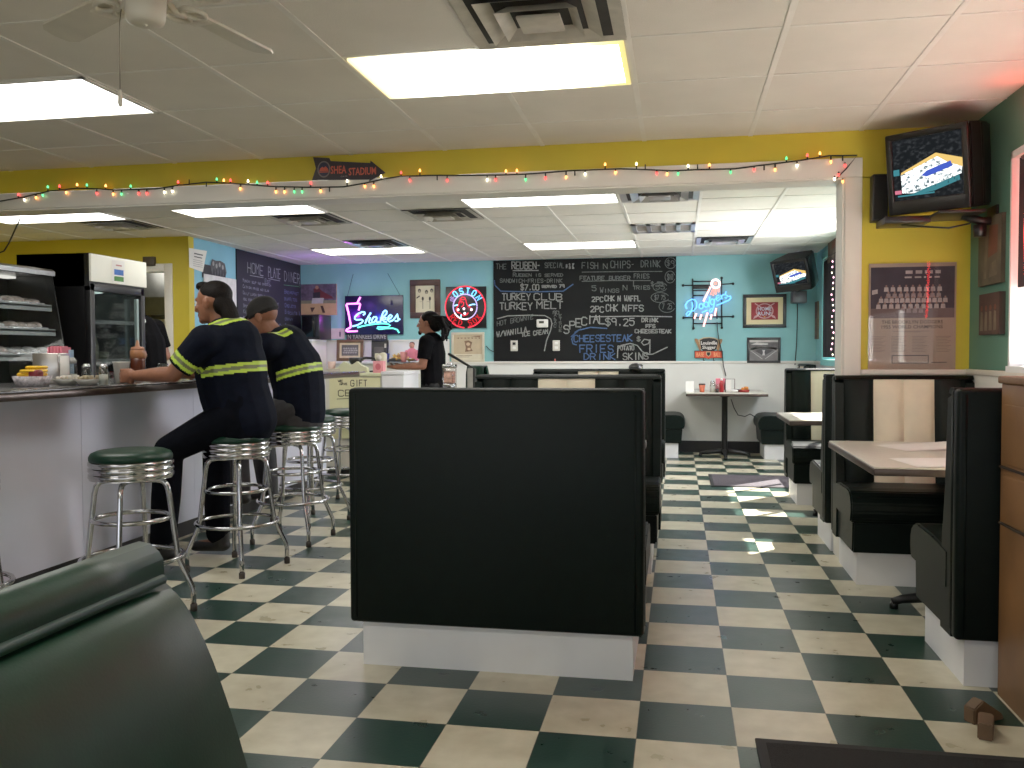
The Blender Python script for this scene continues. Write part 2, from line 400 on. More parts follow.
def warm_mat():
    m = bpy.data.materials.new('half_dead_light_diffuser'); m.use_nodes = True; nt = m.node_tree; nt.nodes.clear(); N = nt.nodes.new; L = nt.links.new
    o = N('ShaderNodeOutputMaterial'); e = N('ShaderNodeEmission'); tc = N('ShaderNodeTexCoord'); sx = N('ShaderNodeSeparateXYZ'); L(tc.outputs['Object'], sx.inputs[0])
    r = N('ShaderNodeValToRGB'); mr = N('ShaderNodeMapRange'); mr.inputs['From Min'].default_value = -.6; mr.inputs['From Max'].default_value = .6; L(sx.outputs[0], mr.inputs['Value']); L(mr.outputs[0], r.inputs['Fac'])
    el = r.color_ramp.elements; el[0].position = 0; el[0].color = (.9, .72, .3, 1); el[1].position = 1; el[1].color = (.8, .66, .2, 1)
    for p, c in ((.06, (.95, .85, .5, 1)), (.2, (1, .97, .85, 1)), (.65, (1, .96, .8, 1)), (.86, (.95, .86, .45, 1))): q = el.new(p); q.color = c
    st = N('ShaderNodeValToRGB'); L(mr.outputs[0], st.inputs['Fac']); s = st.color_ramp.elements; s[0].color = (.16, .16, .16, 1); s[1].color = (.12, .12, .12, 1)
    for p, c in ((.2, .8), (.65, .7), (.9, .18)): q = s.new(p); q.color = (c, c, c, 1)
    mu = N('ShaderNodeMath'); mu.operation = 'MULTIPLY'; mu.inputs[1].default_value = 7.5; L(st.outputs[0], mu.inputs[0]); L(mu.outputs[0], e.inputs['Strength'])
    L(r.outputs[0], e.inputs['Color']); L(e.outputs[0], o.inputs[0]); return m
FC = lambda k: -.2015+.6096*k
l1 = ceiling_light(FC(-2)+.03, 3.63, 1.17, .575, H1, 'long ceiling light turning yellow at its right end, beside the large square vent')
l1.children[1].data.materials[0] = warm_mat()
ceiling_light(FC(-6), 3.613, 1.219, .6096, H1, 'bright white ceiling light beside the ceiling fan, cut by the left edge')
BC = lambda k: .16+.6*k
ceiling_light(BC(-7), 6.36, 1.2, .6, H2, 'white ceiling light just beyond the arrow sign, left of centre')
ceiling_light(BC(-3), 6.36, 1.2, .6, H2, 'white ceiling light just beyond the middle of the string lights, nearer to the opening')
ceiling_light(BC(-7), 9.3, 1.2, .6, H2, 'small far ceiling light above the pink and blue neon sign')
ceiling_light(BC(-3), 9.3, 1.2, .6, H2, 'small far ceiling light above the wide chalkboard')
ceiling_light(BC(-10)-.0, 6.36, 1.2, .6, H2, 'ceiling light at the left edge above the glass case')
ventm = mat('dusty_vent_metal', (186, 180, 166), .5, .2, .15, 12)
ventd = mat('dark_vent_throat', (42, 40, 36), .8, 0, .3, 12)
ventl = mat('bright_vent_metal', (205, 202, 205), .3, .7, .1, 12)
def diffuser(cx, cy, s, z, label, group=None, bright=False):
    r = thing('ceiling_vent', label, 'air vent', (cx, cy, z), 0, group); mm = ventl if bright else ventm
    b = MB(); h = s/2
    b.raw([(-h, -h, -.004), (h, -h, -.004), (h, h, -.004), (-h, h, -.004)], [(3, 2, 1, 0)]); b.build('vent_throat', ventd, r)
    for i, (a, c, dz) in enumerate(((h, h*.84, -.012), (h*.72, h*.54, -.03), (h*.5, h*.36, -.042))):
        b = MB(); P = []
        for k in range(4):
            sx, sy = ((-1, -1), (1, -1), (1, 1), (-1, 1))[k]; P += [(sx*a, sy*a, dz), (sx*c, sy*c, -.006)]
        F_ = [(2*k, 2*((k+1) % 4), 2*((k+1) % 4)+1, 2*k+1) for k in range(4)]
        b.raw(P, F_); b.build('vent_louvre', mm, r)
    b = MB(); b.box((-h*.27, -h*.27, -.04), (h*.27, h*.27, -.028), .004); b.build('vent_centre_plate', mm, r)
    return r
diffuser(-.506, 3.308, .60, H1, 'large dusty square ceiling vent beside the yellowed long light, nearest the camera')
diffuser(BC(-4)+.3, 7.26, .58, H2, 'square ceiling vent beyond the string lights, left of the bright middle light')
diffuser(BC(-1)+.3, 6.66, .58, H2, 'square ceiling vent right of the bright middle light just beyond the opening', bright=True)
diffuser(BC(0)+.3, 9.5, .56, H2, 'far ceiling vent nearest the small hanging television', bright=True)
diffuser(BC(-6)+.3, 7.26, .58, H2, 'square ceiling vent touching the light beyond the arrow sign')
diffuser(BC(-6)+.3, 9.0, .56, H2, 'far ceiling vent just before the light over the pink and blue neon', bright=True)
diffuser(BC(-9)+.3, 7.2, .58, H2, 'square ceiling vent above the black glass-door fridge')
r = thing('return_air_grille', 'ceiling grille of four dark square openings above the chalkboard right half', 'air vent', (BC(-1)+.3, 8.45, H2))
b = MB(); b.raw([(-.29, -.29, -.003), (.29, -.29, -.003), (.29, .29, -.003), (-.29, .29, -.003)], [(3, 2, 1, 0)]); b.build('grille_throat', mat('grey_grille', (120, 112, 104), .7), r)
b = MB()
for k in range(5): x = -.27+.135*k; b.box((x-.02, -.29, -.014), (x+.02, .29, -.003))
for y in (-.25, .25): b.box((-.29, y-.04, -.014), (.29, y+.04, -.003))
b.build('grille_frame', ventl, r)
# ceiling fan
fx, fy = -1.555, 2.42
fanw = mat('fan_white_enamel', (206, 198, 180), .4, 0, .06, 10)
r = thing('ceiling_fan', 'white ceiling fan with scrolled blade brackets and a pull chain', 'ceiling fan', (fx, fy, 2.178)); r.scale = (.86, .86, 1)
b = MB(); b.lathe([(.001, .31), (.065, .31), (.07, .28), (.03, .25), (.018, .25), (.018, .19)], 24); b.build('ceiling_mount', fanw, r)
b = MB(); b.lathe([(.02, .2), (.09, .19), (.125, .16), (.125, .105), (.085, .085), (.076, .08)], 32); b.build('motor', fanw, r)
b = MB(); b.lathe([(.07, .085), (.066, .02), (.06, .006), (.045, 0), (.001, 0)], 32); b.sphere((0, 0, 0), .006, 8); b.build('switch_housing', fanw, r)
for k in range(5):
    a = math.radians(80+72*k)
    b = MB(); b.X = Matrix.Rotation(a, 4, 'Z')
    b.tube([(.09, 0, .11), (.14, 0, .085), (.2, 0, .088)], .011, 8)
    for s in (-1, 1):
        b.tube([(.2+.055*math.cos(t), s*(.035+.035*math.sin(t)), .088) for t in [i*2*PI/14 for i in range(14)]], .0085, 6, True)
    b.box((.25, -.045, .084), (.3, .045, .094), .004)
    br = b.build('blade_bracket', fanw, r)
    b = MB(); b.X = Matrix.Rotation(a, 4, 'Z') @ Matrix.Translation((0, 0, .098)) @ Matrix.Rotation(.18, 4, 'X')
    pl = [(.22, -.055), (.3, -.062), (.62, -.07), (.66, -.05), (.672, 0), (.66, .05), (.62, .07), (.3, .062), (.22, .055)]
    b.prism(pl, -.004, .004, 'xy'); b.build('blade', fanw, r)
b = MB(); b.tube([(-.072, -.03, .04), (-.078, -.032, .0), (-.08, -.033, -.2)], .0016, 6); pc = b.build('pull_chain', mat('chain_brass', (120, 110, 90), .4, .6), r)
b = MB(); b.lathe([(.001, .02), (.004, .018), (.008, -.005), (.0085, -.02), (.005, -.03), (.001, -.031)], 12, (-.08, -.033, -.215)); b.build('chain_pull', fanw, pc)
# ================================================================== booths, tables, stools, counter
def bench(label, w, loc, rz, group=None, chan=6, stripes=(2, 3), top=1.07):
    """outer back on y=0, seat towards +y"""
    r = thing('booth_bench', label, 'booth bench', loc, rz, group); h = w/2
    b = MB(); b.box((-h+.042, .035, 0), (h-.042, .545, .18)); b.build('base', white, r)
    b = MB(); b.box((-h, 0, .172), (h, .055, top), .016, 3); b.build('back_panel', vinyl, r)
    for s in (-1, 1):
        b = MB(); b.tube([(s*(h-.03), .004, .19), (s*(h-.03), .004, top-.02)], .006, 6); b.build('piping', vinyl, r)
        b = MB(); b.tube([(s*(h-.006), .06, .2), (s*(h-.006), .06, top-.01)], .009, 6); b.build('piping', vinyl, r)
    b = MB(); b.prism([(.05, top-.012), (.06, top), (.1, top), (.116, top-.01), (.122, top-.02), (.05, top-.03)], -h+.004, h-.004, 'yz'); b.build('top_rail', vinyl, r)
    # side posts of the padded back
    for s in (-1, 1):
        b = MB(); b.prism([(.05, .172), (.05, top-.02), (.118, top-.04), (.14, .7), (.18, .44), (.18, .172)], s*h, s*(h-.045), 'yz'); b.build('side_panel', vinyl, r)
    cw = (w-.09)/chan
    for k in range(chan):
        x0 = -h+.045+k*cw; n = 8; m = 9; pts = []; fs = []
        for j in range(m+1):
            t = j/m; z = top-.02-(top-.02-.42)*t; yb = .108+.055*t**1.3
            for i in range(n+1):
                u = i/n; bul = .022*(1-(2*u-1)**4)*(1 if 0 < j < m else .3)
                pts.append((x0+u*cw, yb+bul, z))
        for j in range(m):
            for i in range(n): a = j*(n+1)+i; fs.append((a, a+1, a+n+2, a+n+1))
        b = MB(); b.raw(pts, fs, True)
        if k in stripes: tag(b.build('back_stripe', cream, r), 'cream padded strip')
        else: b.build('backrest', vinyl, r)
    prof = [(.1, .33), (.1, .475), (.3, .492), (.5, .497), (.565, .488), (.6, .465), (.618, .43), (.62, .39), (.612, .35), (.595, .332)]
    b = MB(); b.prism(prof, -h-.003, h+.003, 'yz', bev=.008); b.build('seat', vinyl, r)
    b = MB(); b.prism([(.1, .172), (.1, .335), (.592, .335), (.58, .172)], -h+.012, h-.012, 'yz', bev=.008); b.build('seat_front', vinyl, r)
    return r
cx, cw_ = -.679, 1.118
bench('large dark green booth back facing the camera in the centre, nearest of the middle booths', cw_, (cx, 3.2, 0), 0)
bench('second middle booth, facing the camera, cream stripes showing over the big near booth back', cw_, (cx+.02, 5.385, 0), PI)
bench('middle booth bench turned away, back to back behind the second middle booth', cw_, (cx, 5.40, 0), 0)
bench('farthest middle booth, facing the camera, pale stripes just below the chalkboard', cw_, (cx+.01, 7.64, 0), PI)
rw, rc = .725, 1.228
bench('right-hand booth beside the wooden cabinet with its plain back toward the camera', .60, (1.268, 3.36, 0), 0, chan=4, stripes=(1, 2))
bench('right-hand booth with two cream back stripes under the framed team poster', rw, (rc, 5.345, 0), PI, chan=4, stripes=(1, 2))
bench('right-hand booth turned away, just beyond the white opening post', rw, (rc, 5.56, 0), 0, chan=4, stripes=(1, 2))
bench('far right-hand booth facing the camera, in front of the back window', rw-.01, (rc+.008, 7.80, 0), PI, chan=4, stripes=(1, 2))
bench('back wall booth right of the pedestal table, seat end toward the camera', .66, (1.50, 10.6, 0), PI/2, chan=4, stripes=(1, 2))
bench('back wall booth left of the pedestal table, mostly behind the middle booths', .66, (-.545, 10.6, 0), -PI/2, chan=4, stripes=(1, 2))
# the upholstered booth right beside the camera, its padded face turned to it
r = thing('booth_bench', 'green vinyl booth back with rolled top, close at the lower left corner', 'booth bench', (-.72, 1.03, 0), 0)
prof = [(0, .17), (-.004, .93), (.004, .952), (.02, .962), (.046, .96), (.062, .948), (.07, .925), (.074, .905), (.079, .898)]
L_ = 1.25
def extr(bm_, poly, y0, y1, n=10, smooth=True):
    pts = []; fs = []; k = len(poly)
    for i in range(n+1):
        y = y0+(y1-y0)*i/n
        pts += [(p[0], y, p[1]) for p in poly]
    for i in range(n):
        for j in range(k): a = i*k+j; c = i*k+(j+1) % k; fs.append((a, c, c+k, a+k))
    fs.append(tuple(range(k))); fs.append(tuple(range(n*k, n*k+k))[::-1])
    bm_.raw(pts, fs, smooth)
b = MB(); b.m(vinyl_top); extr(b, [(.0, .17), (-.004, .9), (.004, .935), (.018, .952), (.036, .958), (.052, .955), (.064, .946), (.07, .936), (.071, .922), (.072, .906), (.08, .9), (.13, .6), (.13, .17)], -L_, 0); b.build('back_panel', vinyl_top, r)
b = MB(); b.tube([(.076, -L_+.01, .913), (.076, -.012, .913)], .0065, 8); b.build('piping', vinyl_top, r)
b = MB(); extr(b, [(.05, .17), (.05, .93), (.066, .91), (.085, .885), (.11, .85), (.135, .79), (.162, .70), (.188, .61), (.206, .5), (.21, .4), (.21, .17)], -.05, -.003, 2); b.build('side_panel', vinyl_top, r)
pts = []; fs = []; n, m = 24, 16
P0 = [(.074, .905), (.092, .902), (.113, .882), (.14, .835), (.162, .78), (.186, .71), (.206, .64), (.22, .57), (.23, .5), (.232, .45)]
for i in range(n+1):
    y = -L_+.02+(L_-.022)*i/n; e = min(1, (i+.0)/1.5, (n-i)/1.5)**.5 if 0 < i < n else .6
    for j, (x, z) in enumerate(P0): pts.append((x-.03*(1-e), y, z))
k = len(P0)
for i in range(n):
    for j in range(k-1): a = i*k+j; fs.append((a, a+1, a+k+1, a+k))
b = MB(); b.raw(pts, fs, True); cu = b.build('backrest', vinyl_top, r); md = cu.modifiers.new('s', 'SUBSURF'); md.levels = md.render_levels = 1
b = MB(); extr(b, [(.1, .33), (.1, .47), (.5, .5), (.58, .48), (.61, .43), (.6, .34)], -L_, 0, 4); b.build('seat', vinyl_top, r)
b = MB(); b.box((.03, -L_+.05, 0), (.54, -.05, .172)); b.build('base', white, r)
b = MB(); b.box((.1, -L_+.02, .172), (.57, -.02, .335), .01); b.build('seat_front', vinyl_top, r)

ttop = mat('grey_cream_tabletop', (206, 200, 186), .3, 0, .05, 30)
def table(label, x0, x1, y0, y1, z, loc=None, leg=None):
    px, py = leg or ((x0+x1)/2, (y0+y1)/2)
    r = thing('booth_table', label, 'table', (px, py, 0))
    b = MB(); b.box((x0-px, y0-py, z-.008), (x1-px, y1-py, z), .003); b.build('tabletop', ttop, r)
    b = MB(); b.box((x0-px-.003, y0-py-.003, z-.036), (x1-px+.003, y1-py+.003, z-.007), .004); b.build('table_edge', mat('table_edge_band', (74, 62, 56), .35, .5, .15, 20), r)
    b = MB(); b.lathe([(.04, .03), (.034, .05), (.034, z-.06), (.09, z-.045), (.09, z-.037)], 20); b.build('pedestal', blackm, r)
    f = MB()
    for k in range(4):
        a = k*PI/2; f.X = Matrix.Rotation(a, 4, 'Z')
        f.tube([(.02, 0, .07), (.12, 0, .062), (.24, 0, .045), (.285, 0, .03)], [.03, .027, .021, .018], 8); f.lathe([(.001, 0), (.02, 0), (.02, .02), (.012, .034)], 10, (.275, 0, 0))
    f.build('table_foot', blackm, r)
    return r
table('booth table with papers on it below the framed team poster', .782, 1.585, 3.79, 4.9, .735, leg=(1.27, 4.38))
table('small-looking booth table beyond the white opening post, before the back window booth', .757, 1.585, 6.36, 7.18, .735, leg=(1.27, 6.8))
table('booth table barely peeking past the right edge of the big nearest booth back', -1.2, -.17, 3.80, 4.80, .735)
table('single pedestal table with condiments against the white back wall', .086, .975, 10.15, 10.92, .752, leg=(.525, 10.5))
# papers on the right-hand table
def sheet(label, name, loc, rz, w, h, cat, lift=0.0, material=paper):
    b = MB(); n = 6; pts = []; fs = []
    for i in range(n+1):
        for j in range(n+1): pts.append((w*(i/n-.5), h*(j/n-.5), .001+lift*((i/n)**2)*(.5+.5*math.sin(j))))
    for i in range(n):
        for j in range(n): a = i*(n+1)+j; fs.append((a, a+1, a+n+2, a+n+1))
    b.raw(pts, fs, True); o = b.build(name, material); o.location = loc; o.rotation_euler = (0, 0, rz); tag(o, label, cat); return o
o = sheet('white menu sheet curling up at the far side of the papered booth table', 'paper_menu', (1.2, 4.62, .736), .35, .42, .28, 'paper', .03)
o = sheet('white paper hanging near the front edge of the papered booth table', 'paper_placemat', (1.10, 3.97, .737), .15, .36, .3, 'paper', .006)

# ---------------------------------------------------------------- bar stools
def make_stool(label, loc, rz):
    r = thing('bar_stool', label, 'bar stool', loc, rz, 'chrome bar stools along the counter')
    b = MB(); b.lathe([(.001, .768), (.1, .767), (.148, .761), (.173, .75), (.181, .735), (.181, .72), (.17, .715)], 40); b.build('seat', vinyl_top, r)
    b = MB(); pr = [(.16, .717)]
    for k in range(3):
        z = .716-.028*k; pr += [(.18, z), (.1845, z-.004), (.1845, z-.018), (.179, z-.022), (.179, z-.027)]
    pr += [(.18, .632), (.16, .628)]
    b.lathe(pr, 48); b.lathe([(.001, .634), (.17, .634)], 24); b.build('seat_band', chrome, r)
    for k in range(4):
        a = math.radians(90*k)
        b = MB(); b.X = Matrix.Rotation(a, 4, 'Z')
        pa = [(.02, 0, .62), (.11, 0, .62), (.14, 0, .614), (.158, 0, .594), (.166, 0, .56), (.2, 0, .28), (.205, 0, .25), (.265, 0, .115), (.27, 0, .09), (.27, 0, .025)]
        b.tube(pa, .0125, 10); lg = b.build('leg', chrome, r)
        f = MB(); f.lathe([(.001, 0), (.016, 0), (.0165, .03), (.0125, .035)], 12, (.27*math.cos(a), .27*math.sin(a), 0)); f.build('rubber_foot', rubber, lg)
    for R, z, n in ((.167, .445, 'upper_ring'), (.222, .262, 'foot_ring')):
        b = MB(); b.tube([(R*math.cos(t*2*PI/48), R*math.sin(t*2*PI/48), z) for t in range(48)], .0105, 8, True); b.build(n, chrome, r)
    return r
S = [(-2.49, 3.70, 17), (-2.44, 4.60, 32), (-2.45, 5.36, 44), (-2.60, 5.98, 20), (-2.62, 6.72, 36), (-2.92, 3.11, 12)]
SL = ['empty green-topped bar stool nearest the counter, behind the lower left booth back', 'bar stool under the man with the ponytail',
      'bar stool under the man in the dark cap', 'bar stool second from the far end, mostly hidden behind the capped man stool',
      'farthest bar stool, showing left of the big booth back', 'bar stool cut off by the left edge, only its ring showing']
st0 = make_stool(SL[0], (S[0][0], S[0][1], 0), math.radians(S[0][2]))
for k in range(1, 6): copy_tree(st0, (S[k][0], S[k][1], 0), math.radians(S[k][2]), SL[k])

# ---------------------------------------------------------------- counter
CT = 1.042; CE = -2.9; CB = -3.205
ctop = mat('dark_counter_laminate', (52, 50, 50), .22, 0, .25, 40)
cedge = mat('counter_edge_trim', (70, 58, 52), .3, .6, .2, 30)
r = thing('lunch_counter', 'long white lunch counter with dark top where the men sit', 'counter', (CB, 4.5, 0))
b = MB(); b.box((-.62, -3.7, CT-.012), (CE-CB, 3.3, CT), .004); b.build('countertop', ctop, r)
b = MB(); b.box((-.62, -3.7, CT-.046), (CE-CB+.004, 3.304, CT-.011), .006); b.build('counter_edge', cedge, r)
b = MB()
for k in range(6): b.box((-.02, -3.6+1.14*k, .1), (0, -3.6+1.14*k+1.137, CT-.045))
b.box((-.5, 3.2, .1), (-.021, 3.225, CT-.045)); b.build('front_panel', mat('cool_white_laminate', (216, 218, 234), .45, 0, .04, 3), r)
b = MB(); b.box((-.45, -3.6, 0), (-.012, 3.2, .1)); b.build('kick_base', darkb, r)
# the register end, facing the camera
greenish = mat('pale_green_laminate', (204, 206, 168), .5, 0, .05, 4)
r = thing('register_counter', 'pale cream counter section across the end, under the gift sign', 'counter', (-3.1, 8.2, 0))
b = MB(); b.box((-.32, 0, .1), (.27, .5, .985)); b.build('counter_panel', offwhite, r)
b = MB(); b.box((-.34, -.02, .985), (.272, .52, 1.02), .005); b.build('countertop', greenish, r)
b = MB(); b.box((-.3, .03, 0), (.25, .48, .1)); b.build('kick_base', darkb, r)
r = thing('white_cabinet', 'white cabinet at the end of the counter beside the man with dreadlocks', 'cabinet', (-2.65, 8.2, 0))
b = MB(); b.box((-.176, 0, .0), (.05, .5, 1.0), .006); b.build('cabinet_body', white, r)
b = MB(); b.box((-.177, -.012, 1.0), (.06, .51, 1.035), .006); b.build('cabinet_top', white, r)
r = thing('gift_sign', 'cream paper sign hand-lettered GIFT on the counter end', 'sign', (-3.05, 8.185, .68))
b = MB(); b.box((-.3, -.004, -.3), (.22, 0, .295)); b.build('sign_sheet', mat('cream_paper', (222, 218, 172), .8, 0, .04, 6), r)
b = MB()
def mark(text, px, py, hpx, wpx, j=.05, wd=.008):
    p = onY(px, py, 8.18); q = onY(px+wpx, py, 8.18); t = onY(px, py-hpx, 8.18)
    for s in strokes(text, p.x+3.05, p.z-.68, t.z-p.z, q.x-p.x, j): b.ribbon(s, wd, -.006)
mark('GIFT', 351, 386, 6, 16); mark('CERT', 338, 396, 6, 28); mark('we', 338, 382, 3, 5, .08, .006); mark('have', 340, 385, 2.6, 7, .08, .006)
p = [onY(x, y, 8.18) for x, y in ((337, 399), (350, 398.6), (366, 399))]; b.ribbon([(v.x+3.05, v.z-.68) for v in p], .006, -.006)
b.build('sign_lettering', mat('black_marker', (18, 20, 18), .7), r)

# ---------------------------------------------------------------- wooden cabinet at the right edge, wedges, mats
r = thing('wooden_cabinet', 'tall oak cabinet with drawers at the right edge of the picture', 'cabinet', (1.34, 2.85, 0))
b = MB(); b.box((-.24, -.45, 0), (.24, .48, 1.09), .004); b.build('cabinet_body', wood, r)
b = MB(); b.box((-.25, -.46, 1.09), (.25, .49, 1.115), .005); b.build('cabinet_top', wood, r)
for z0, z1 in ((.82, 1.02), (.62, .78)):
    b = MB(); b.box((-.25, -.42, z0), (-.238, .43, z1), .004); b.build('drawer', wood, r)
b = MB(); b.box((-.2485, -.44, .605), (-.239, .47, .612)); b.box((-.2485, -.44, .80), (-.239, .47, .807)); b.build('drawer_gap', mat('dark_gap', (40, 24, 12), .8), r)
wd = mat('worn_wedge_wood', (98, 74, 52), .7, 0, .3, 12)
for (x, y, a, l) in ((.955, 2.985, -1.9, 'worn wooden doorstop wedge standing forward at the oak cabinet foot'), (.985, 3.09, -2.6, 'worn wooden doorstop wedge leaning behind the other wedge')):
    b = MB(); b.prism([(-.06, 0), (.07, 0), (.07, .05), (.03, .075), (-.055, .018)], -.022, .022, 'xz', bev=.004)
    o = b.build('door_wedge', wd); o.location = (x, y, 0); o.rotation_euler = (0, 0, a); tag(o, l, 'doorstop')
matm = mat('black_mat_fibre', (9, 9, 10), .95, 0, .35, 120, bump=.5, bscale=300)
matg = mat('grey_mat_fibre', (74, 68, 74), .95, 0, .3, 120, bump=.5, bscale=300)
def mat_thing(label, x0, y0, x1, y1, mm):
    r = thing('floor_mat', label, 'floor mat', ((x0+x1)/2, (y0+y1)/2, 0)); w, h = (x1-x0)/2, (y1-y0)/2
    b = MB(); b.box((-w, -h, 0), (w, h, .009), .004); b.build('mat_edge', mat('mat_rubber', (10, 10, 11), .8), r)
    b = MB(); b.box((-w+.03, -h+.03, .004), (w-.03, h-.03, .0105), .003); b.build('mat_pile', mm, r)
mat_thing('black floor mat at the bottom right corner, nearest the camera', .235, 1.9, 1.09, 2.8, matm)
mat_thing('grey floor mat far down the aisle before the pedestal table', .29, 8.13, 1.5, 8.93, matg)
# ================================================================== things on the walls
def px2(side, root, pts):
    """photo pixels -> local xz of a thing on a wall (the ray is met with that wall's own plane)"""
    out = []
    for x, y in pts:
        if side == 'back': P = onY(x, y, YB-.02); out.append((P.x-root.location.x, P.z-root.location.z))
        elif side == 'header': P = onY(x, y, YH-.02); out.append((P.x-root.location.x, P.z-root.location.z))
        elif side == 'left': P = onX(x, y, XL+.01); out.append((P.y-root.location.y, P.z-root.location.z))
    return out
def zz(org, s, pts): return [(org[0]+x/s, org[1]+y/s) for x, y in pts]
# ---------------------------------------------------------------- wide chalkboard
slate = mat('chalkboard_slate', (17, 18, 18), .8, 0, .3, 2.5, spec=.2)
chalk = mat('white_chalk', (138, 140, 137), .95, 0, .25, 60)
chalkd = mat('faint_chalk', (92, 96, 94), .95, 0, .25, 60)
chalkb = mat('blue_chalk', (66, 92, 132), .95, 0, .25, 60)
chalkg = mat('green_chalk', (76, 120, 88), .95, 0, .25, 60)
p0 = onY(493.5, 260, YB); p1 = onY(676, 362, YB)
r = wallthing('chalkboard', 'wide black menu chalkboard covering the middle of the back wall', 'chalkboard', 'back', (p0.x+p1.x)/2, 1.74, off=.012)
hw = (p1.x-p0.x)/2; zb = 1.106-1.74; zt = H2-.005-1.74
b = MB(); b.box((-hw, -.004, zb), (hw, .012, zt)); b.build('board', slate, r)
def chalk_part(name, mm, items, lines, w=.011):
    for t, x, y, h, wd, *rest in items:
        jit = rest[0] if rest else .05; dy = rest[1] if len(rest) > 1 else 0
        b = MB()
        for st in strokes(t, 0, 0, h, wd, jit):
            b.ribbon(px2('back', r, [(x+u, y-v+dy*u/wd) for u, v in st]), w, -.0065)
        b.build(name, mm, r)
    for ln in lines: b = MB(); b.ribbon(px2('back', r, ln), w, -.0062); b.build('chalk_rule', mm, r)
Z1 = lambda *p: zz((490, 255), 10.24, p); Z2 = lambda *p: zz((580, 255), 10.24, p); Z3 = lambda *p: zz((490, 305), 10.24, p); Z4 = lambda *p: zz((560, 305), 8.533, p)
chalk_part('chalk_writing', chalkd, [('THE', 495.8, 269, 5, 10), ('SPECIAL', 545, 267.8, 5, 19), ('FISH', 582, 268.5, 6, 16), ('N', 603, 268.5, 5, 4), ("CHIPS-", 611, 268, 7, 23), ('DRINK', 641, 267, 6.5, 19),
    ('FEATURE BURGER', 580, 280, 4, 50), ('FRIES', 634, 278, 4.2, 15), ('Rueben is served', 513, 276.5, 3.8, 50), ('SANDWICH-FRIES-DRINK', 500, 282.5, 3.6, 62), ('Wings', 600, 292.5, 5, 19), ('tries', 633, 289.5, 5, 17), ('N', 623, 290, 5, 4), ('5', 592, 291, 5, 4),
    ('HOT BROWNIE', 497, 326, 4.5, 36, .05, -7), ('NO', 553, 314, 3, 6)], [Z2((20, 175), (400, 170), (840, 168)), Z2((20, 270), (330, 262), (720, 262)), Z2((548, 262), (548, 320))], .009)
chalk_part('chalk_writing', chalk, [('REUBEN-', 512, 269, 7, 28), ('* & K', 566, 268.5, 5, 8), ('$7.00', 521, 290, 5.5, 18), ('served 79', 542, 287.5, 3, 22), ('TURKEY', 502, 300, 6.5, 28), ('CLUB', 534, 300, 6.5, 28), ('TURKEY', 500, 309.5, 7, 32), ('MELT', 537, 308.5, 7, 26),
    ('2PC', 592, 301.5, 4.5, 11), ('CHK N WAFFL', 605, 301, 5.2, 35), ('2PC', 590.5, 312, 5.5, 13), ('CHK N', 606, 311, 6.5, 20), ('FFS', 628.5, 311, 6, 15),
    ('$9.25', 606, 325.5, 7, 28), ('W/VANILLA', 497, 337, 5.2, 30, .05, -5), ('ICE CREAM', 521.5, 336.5, 4.2, 26, .05, -3), ('DRINK', 642, 322, 3.8, 16), ('FFS', 646, 327.7, 3.2, 9), ('CHEESESTEAK', 635, 333, 3.6, 36),
    ('$', 637, 341, 4, 3), ('SKINS', 623, 359.5, 6.5, 25), ('POTATO', 618, 350, 4, 16)],
    [Z1((235, 160), (495, 158)), Z3((75, 140), (180, 112), (400, 104), (560, 108), (620, 140), (635, 190), (620, 260), (580, 360), (557, 470)),
     Z4((260, 100), (500, 98), (640, 95), (955, 100)), Z4((490, 450), (493, 370), (520, 345), (600, 328), (660, 345), (700, 395), (740, 420), (790, 420), (915, 360)),
     Z4((760, 300), (720, 292), (695, 320), (715, 342), (755, 330), (768, 295), (766, 410))], .012)
b = MB()
for i, ch in enumerate('SPECIAL'):
    x = 563.5+i*6.0; y = 333.5-[0, 4.0, 6.5, 8.3, 9.6, 10.0, 10.0][i]
    for st in strokes(ch, 0, 0, 8, 5.2, .04): b.ribbon(px2('back', r, [(x+u, y-v) for u, v in st]), .014, -.0065)
b.build('chalk_writing', chalk, r)
for (cxp, cyp, rx, ry, t) in ((670.5, 263, 5.5, 5.5, '$9'), (670, 277, 5, 6, '$10'), (660, 287, 7, 4.5, '55'), (660, 297.5, 9, 5, '$7 75'), (667, 306.5, 8, 6, '7 25')):
    b = MB(); b.ribbon(px2('back', r, [(cxp+u, cyp-v) for u, v in arc(0, 0, rx, ry, 20, 340, 14)]), .008, -.006)
    for st in strokes(t, -rx*.6, -ry*.45, ry*.9, rx*1.2, .06): b.ribbon(px2('back', r, [(cxp+u, cyp-v) for u, v in st]), .008, -.0065)
    b.build('chalk_price', chalkd, r)
b = MB()
for i, ch in enumerate('MEAT&SAUCE'):
    for st in strokes(ch, 0, 0, 2.6, 2.4, .1): b.ribbon(px2('back', r, [(554+5.0*(i % 2)+u, 313+3.6*(i//2)+4*(i % 2)-v) for u, v in st]), .007, -.0065)
b.build('chalk_writing', chalkd, r); b = MB()
for st in strokes('$ 55', 0, 0, 4, 12, .05): b.ribbon(px2('back', r, [(651+u, 286-v) for u, v in st]), .008, -.0066)
b.build('chalk_writing', chalkd, r)
chalk_part('chalk_writing', chalkb, [('CHEESESTEAK', 574, 342, 6.5, 58, .04, -1), ('FRIES', 580, 352.5, 7.5, 33), ('DRINK', 584, 359.5, 6, 31)],
    [Z4((175, 205), (130, 230), (100, 290), (110, 330), (140, 340)), Z4((95, 270), (160, 215), (260, 190), (400, 200)), Z1((45, 260), (50, 310), (110, 370), (400, 378), (750, 370), (850, 300))], .013)
# smudges of wiped chalk
def smudge_mat(name, c):
    return mat(name, c, .9, 0, .3, 5)
